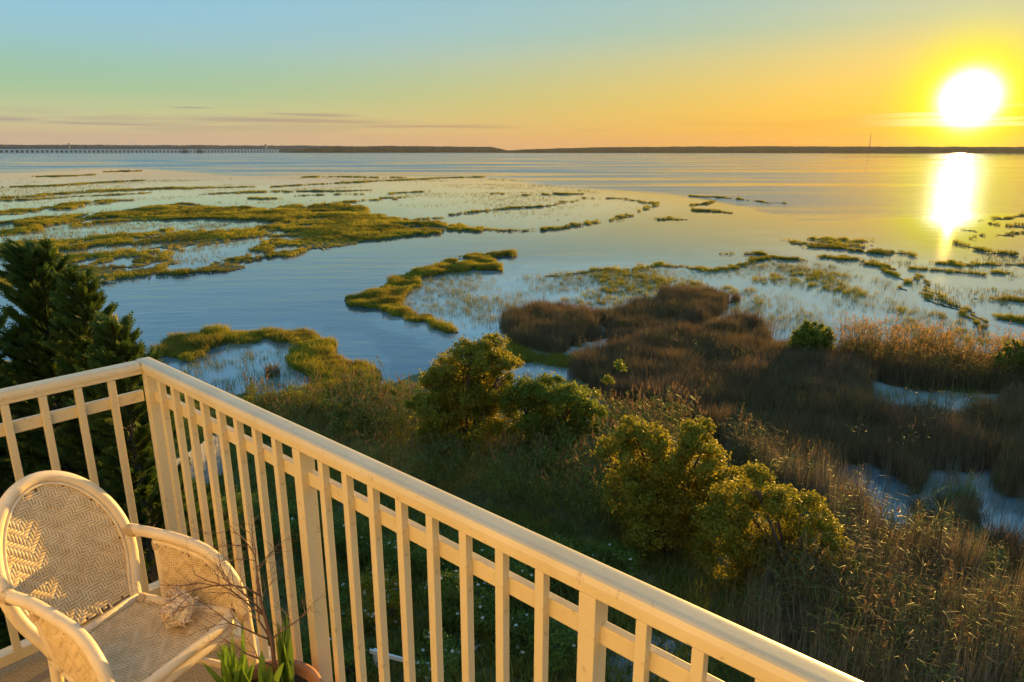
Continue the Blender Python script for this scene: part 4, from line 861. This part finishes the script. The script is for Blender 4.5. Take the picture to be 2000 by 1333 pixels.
def cypress(name, label, base, height, rmax, nbr, seed, lean=(0, 0), taper=1.0, fl=.34):
    r = np.random.default_rng(seed); root = empty(name, base); tag(root, label, 'tree', 'cypress trees left of the balcony')
    # one flat feathery spray, in its own plane: x along, y across
    sp = []
    for k in range(6):
        t = .10+.15*k
        for s in (-1, 1):
            L = .34*(1-t)**.75+.06; a = s*R(36+14*r.uniform(-1, 1)); sp.append((t, 0, t+L*math.cos(a), L*math.sin(a), .062))
    sp.append((0, 0, 1.05, 0, .04)); sp = np.array(sp); d = sp[:, 2:4]-sp[:, :2]; nn = np.stack([-d[:, 1], d[:, 0]], -1)/np.linalg.norm(d, axis=1, keepdims=True)*sp[:, 4:5]*.62; md = sp[:, :2]*.45+sp[:, 2:4]*.55
    quad = np.stack([sp[:, :2], md+nn, sp[:, 2:4], md-nn], 1)         # (m,4,2)
    Vs = []; br = MB()
    def radius(h): t = h/height; return rmax*min(1.0, ((1-t)*taper*2.1+.015))**.85*(.82+.3*math.sin(7*t*3+seed))
    for i in range(nbr):
        h = height*(.04+.955*(i/nbr)**.9); az_ = i*2.39996+r.normal(0, .2); Rr = max(.12, radius(h)*r.uniform(.70, 1.15)); t = h/height; up = .40+.9*t**2
        p0_ = np.array([lean[0]*h, lean[1]*h, h]); out = np.array([math.sin(az_), math.cos(az_), 0])
        f = lambda s_: p0_+out*Rr*s_+np.array([0, 0, Rr*(up*s_*.55+.25*s_*s_)])
        br.tube([f(0), f(.5), f(.95)], [.03*(1-t)+.012, .018*(1-t)+.007, .004], 4, False)
        ns = int(44+70*Rr/rmax)
        for k in range(ns):
            s_ = r.uniform(.12, 1.0)**.8; c = f(s_); side = r.choice([-1, 1]); yaw = side*r.uniform(.1, .9)*(1.05-s_*.6); dirv_ = np.array([math.sin(az_+yaw), math.cos(az_+yaw), up*.75+r.normal(.15, .18)]); dirv_ /= np.linalg.norm(dirv_)
            w_ = r.normal(size=3); w_[2] *= .6; w_ -= dirv_*(w_@dirv_); w_ /= np.linalg.norm(w_); L = fl*r.uniform(.45, 1.25)*(1-.35*t); sag = np.cross(dirv_, w_)
            q = quad.reshape(-1, 2); Vs.append(c+(q[:, :1]*dirv_+q[:, 1:]*w_)*L+sag*((q[:, :1]**2)*L*.12*r.normal()))
    # leading shoot
    for k in range(40):
        h = height*(.86+.135*k/40); a = k*2.4; dirv_ = np.array([math.sin(a)*.5, math.cos(a)*.5, 1.0]); dirv_ /= np.linalg.norm(dirv_); w_ = np.array([math.cos(a), -math.sin(a), 0.]); q = quad.reshape(-1, 2); Vs.append(np.array([lean[0]*h, lean[1]*h, h])+(q[:, :1]*dirv_+q[:, 1:]*w_)*fl*.55)
    V = np.concatenate(Vs); link('foliage', npmesh('foliage', V, np.arange(len(V)).reshape(-1, 4)), root, M_cyp)
    br.tube([(0, 0, -.2), (lean[0]*height*.5, lean[1]*height*.5, height*.5), (lean[0]*height, lean[1]*height, height*.97)], [.17, .08, .006], 8); br.obj('trunk', M_bark, root); return root
def tree_at(x, ytop, fwd, z0=.85):
    q = px_point(x, ytop, fwd); return Vector((q.x, q.y, z0)), q.z-z0
b, h = tree_at(62, 492, 9.6); cypress('cypress_tree', 'tall dark cypress at the left edge, its top reaching over the far marsh', b, h, 1.8, 330, 31)
b, h = tree_at(150, 545, 9.1); cypress('cypress_tree', 'shorter cypress with a second pointed top right of the tallest one', b, h, 1.1, 230, 32, taper=1.0)
b, h = tree_at(225, 640, 8.6); cypress('cypress_tree', 'lowest cypress, its sprays showing above the corner of the railing', b, h, 1.05, 210, 33, taper=1.1)
b, h = tree_at(-90, 560, 9.2); cypress('cypress_tree', 'cypress cut off by the left edge of the frame', b, h, 1.6, 150, 34)

# ================================================================== SMALL THINGS IN THE GARDEN
# weathered board fence behind the close set pickets
fa = P(205, 1075, 1.0); fb = P(452, 905, 1.0); fa.z = fb.z = .8; fence = empty('board_fence', fa, math.atan2(fb.y-fa.y, fb.x-fa.x)); tag(fence, 'weathered grey board fence glimpsed between the pickets below the cypress', 'fence')
FL = (fb-fa).length; nb = int(FL/.155)
bms = [pymesh('board', *(lambda m: (m.V, m.F))(MB().box((-.07, -.011, .02), (.07, .011, 1.55+.03*k), .004))) for k in range(3)]
for m in bms: m.materials.append(M_fence)
for i in range(nb):
    q = bpy.data.objects.new('board', bms[i % 3]); COL.objects.link(q); q.parent = fence; q.location = (.078+i*.155, 0, 0); q.rotation_euler = (0, random.gauss(0, .004), 0)
for z in (.35, 1.25): MB().box((0, .012, z), (FL, .05, z+.09)).obj('cross_rail', M_fence, fence)
# white two rail fence among the roses
z1 = 1.62; ra = P(722, 1268, z1); rb = P(838, 1299, z1); wf = empty('white_rail_fence', Vector((ra.x, ra.y, 0.85)), math.atan2(rb.y-ra.y, rb.x-ra.x)); tag(wf, 'short white two rail fence with a dark red disc, low among the roses', 'fence')
WL = (rb-ra).length
MB().box((0, -.02, z1-.85-.10), (WL, .02, z1-.85), .004).obj('rail', M_rail2, wf); MB().box((.02, -.022, z1-.85-.52), (WL+.35, .018, z1-.85-.42), .004).obj('rail', M_rail2, wf)
for x in (.10, WL-.08): MB().box((x-.04, .021, -.1), (x+.04, .10, z1-.85-.03), .004).obj('fence_post', M_rail2, wf)
MB().lathe([(0, 0), (.026, 0), (.026, .012), (0, .014)], 16).obj('disc', M_red, wf); d_ = wf.children[-1]; d_.rotation_euler = (R(90), 0, 0); d_.location = (.42, -.0225, z1-.85-.47)
# stones
rr_ = random.Random(77); stones = []
for k in range(4):
    bm = bmesh.new(); bmesh.ops.create_icosphere(bm, subdivisions=2, radius=.5)
    for v in bm.verts: v.co *= 1+.28*(rr_.random()-.5)+.18*math.sin(v.co.x*7+k)*math.cos(v.co.y*6+k*2)
    for v in bm.verts: v.co.z *= .7
    me = bpy.data.meshes.new('stone'); bm.to_mesh(me); bm.free(); me.materials.append(M_rock); stones.append(me)
spots = [(rr_.uniform(1195, 1300), rr_.uniform(1262, 1345), rr_.uniform(.16, .38)) for _ in range(46)]+[(1308, 1272, .34), (1335, 1262, .2), (1282, 1228, .22), (1300, 1210, .18), (1345, 1290, .2)]
for i, (x, y, s) in enumerate(spots):
    q = P(x, y, .85); q.z = float(land_height(np.array([q.x]), np.array([q.y]))[0])+s*.15; o = bpy.data.objects.new('stone', stones[i % 4]); COL.objects.link(o); o.location = q; o.scale = (s*rr_.uniform(.8, 1.5), s, s*rr_.uniform(.6, 1)); o.rotation_euler = (rr_.uniform(-.4, .4), rr_.uniform(-.4, .4), rr_.uniform(0, 6.28))
    tag(o, 'grey stone in the heap of rubble behind the right end of the railing', 'stone', 'grey stones heaped behind the railing')

# ================================================================== THE FAR SHORE
def azi(x): return math.atan2((x-1000)*CP, FPX) if False else math.atan2(x-1000, FPX*CP+(666.5-295.5)*SP)
def shore(name, label, xs, D, hts, depth, seed, material=None):
    """low wooded land along the horizon: xs pixel columns with treetop heights in metres"""
    n = 420; x = np.linspace(xs[0], xs[-1], n); h = np.interp(x, xs, hts); a = np.arctan2(x-1000, FPX*CP+371*SP)
    h = h*(1+.10*(fbm(x*.05, x*0+seed, seed)-.5)+.10*(fbm(x*.35, x*0+seed, seed+2)-.5))
    ss, cc = np.sin(a), np.cos(a); Dd = D+180*(fbm(x*.02, x*0, seed+4)-.5)
    rows = [(Dd-12, -1+0*h), (Dd-8, h*.55), (Dd+10, h*.9), (Dd+60, h), (Dd+depth, h*1.02), (Dd+depth+40, -1+0*h)]
    V = np.concatenate([np.stack([ss*d, cc*d, z], -1) for d, z in rows]); nr = len(rows)
    o = link(name, npmesh(name, V, grid_faces(nr, n, False)), None, material or M_woods); tag(o, label, kind='stuff')
    Vg = np.concatenate([np.stack([ss*d, cc*d, 0*d+z], -1) for d, z in ((Dd-60, -.5), (Dd-45, 1.0), (Dd+depth+60, 1.2))])
    return o, Vg, n
hazy = leafmat('hazy_far_woods', (.10,.09,.08), (.14,.125,.11), .05, .9)  # distance haze painted in: leaf colour greyed and lightened
warm = leafmat('warm_far_woods', (.13,.085,.04), (.17,.11,.05), .25, .9)  # sunset warmth painted into the leaf colour of the shore near the sun
for args in (('far_woods', 'grey wooded mainland behind the long bridge', [-700,-200,0,300,620,720], 6200, [50,54,56,58,56,40], 500, 3, hazy),
             ('island_woods', 'dark wooded point right of the bridge', [560,600,640,800,960,1003], 5200, [6,34,46,48,42,8], 400, 5, None),
             ('far_woods', 'low wooded far shore under the sunset', [985,1080,1200,1500,1700,2000,2500,3200], 4700, [16,30,38,42,38,34,34,30], 500, 7, warm)):
    o, Vg, n = shore(*args); g_ = link('far_land', npmesh('far_land', Vg, grid_faces(3, n, False)), None, M_ground); tag(g_, 'low strip of land under '+args[1], kind='structure')
# the long bridge
def far(x, D): a = math.atan2(x-1000, FPX*CP+371*SP); return Vector((math.sin(a)*D, math.cos(a)*D, 0))
ba, bb = far(-420, 3900), far(545, 4600); bdir = bb-ba; BL = bdir.length; bridge = empty('long_bridge', ba, math.atan2(bdir.y, bdir.x)); tag(bridge, 'long low white bridge on many piers crossing the bay at left', 'bridge')
MB().box((0, -6, 16.5), (BL, 6, 19.5)).obj('deck', M_conc, bridge)
MB().box((0, -6.4, 19.5), (BL, -6.0, 21)).obj('parapet', M_conc, bridge); MB().box((0, 6.0, 19.5), (BL, 6.4, 21)).obj('parapet', M_conc, bridge)
pmesh = pymesh('pier', *(lambda m: (m.V, m.F))(MB().box((-2.6, -5, -1), (2.6, -2.5, 16.4)).box((-2.6, 2.5, -1), (2.6, 5, 16.4)).box((-3.0, -5.6, 14.6), (3.0, 5.6, 16.45)))); pmesh.materials.append(M_conc)
npier = 104
for i in range(npier):
    q = bpy.data.objects.new('pier', pmesh); COL.objects.link(q); q.parent = bridge; q.location = (BL*(i+.5)/npier, 0, 0)
def bx_at(x):   # distance along the bridge seen at pixel column x
    t = math.tan(math.atan2(x-1000, FPX*CP+371*SP)); return (t*ba.y-ba.x)/(bdir.x-t*bdir.y)*BL
for xc in (360, 389):
    u = bx_at(xc); MB().box((u-19, -6.2, 2), (u+19, 6.2, 16.4)).box((u-8, -8, 19.6), (u+8, -6.5, 27)).obj('drawbridge_pier', M_dark, bridge)
wt = empty('water_tower', far(520, 6000)); tag(wt, 'tiny water tower above the trees beyond the bridge end', 'water tower')
MB().tube([(0,0,0),(0,0,52)], [4, 3], 10).obj('tower_stem', M_steel, wt); MB().lathe([(0,50),(7,53),(9,59),(7,65),(0,68)], 16).obj('tank', M_steel, wt, True)
wt2 = empty('water_tower', far(137, 6000)); tag(wt2, 'tiny water tower above the trees behind the bridge near the left edge', 'water tower')
MB().tube([(0,0,0),(0,0,56)], [3, 2], 10).obj('tower_stem', M_steel, wt2); MB().lathe([(0,55),(6,58),(7,62),(5,66),(0,68)], 16).obj('tank', M_steel, wt2, True)
ms = empty('radio_mast', far(1697, 4800)); tag(ms, 'thin tall radio mast on the far shore left of the sun', 'mast')
m_ = MB()
for k in range(3): a = k*2.094; m_.tube([(2.2*math.cos(a), 2.2*math.sin(a), 0), (.7*math.cos(a), .7*math.sin(a), 112)], [.7, .5], 4)
for k in range(18): z = 4+k*6; q = 2.2-1.5*z/112; m_.tube([(q, 0, z), (-q*.5, q*.866, z+3), (-q*.5, -q*.866, z+6)], .28, 3)
m_.obj('lattice', M_steel, ms); MB().tube([(0,0,112),(0,0,126)], [.5, .3], 5).obj('antenna', M_steel, ms)

# ================================================================== THE AIR OVER THE BAY
hz = MB().box((-9500, -400, -1.6), (9500, 7600, 135)).obj('haze', None); tag(hz, 'thin evening haze over the bay', kind='stuff')
m_, t_, o_ = mat('evening_haze'); hv = t_.new('ShaderNodeVolumePrincipled', ins={'Color': (.9, .9, .9, 1), 'Density': .000013, 'Anisotropy': .3}); t_.l.new(hv.outputs[0], o_.inputs['Volume']); hz.data.materials.append(m_)
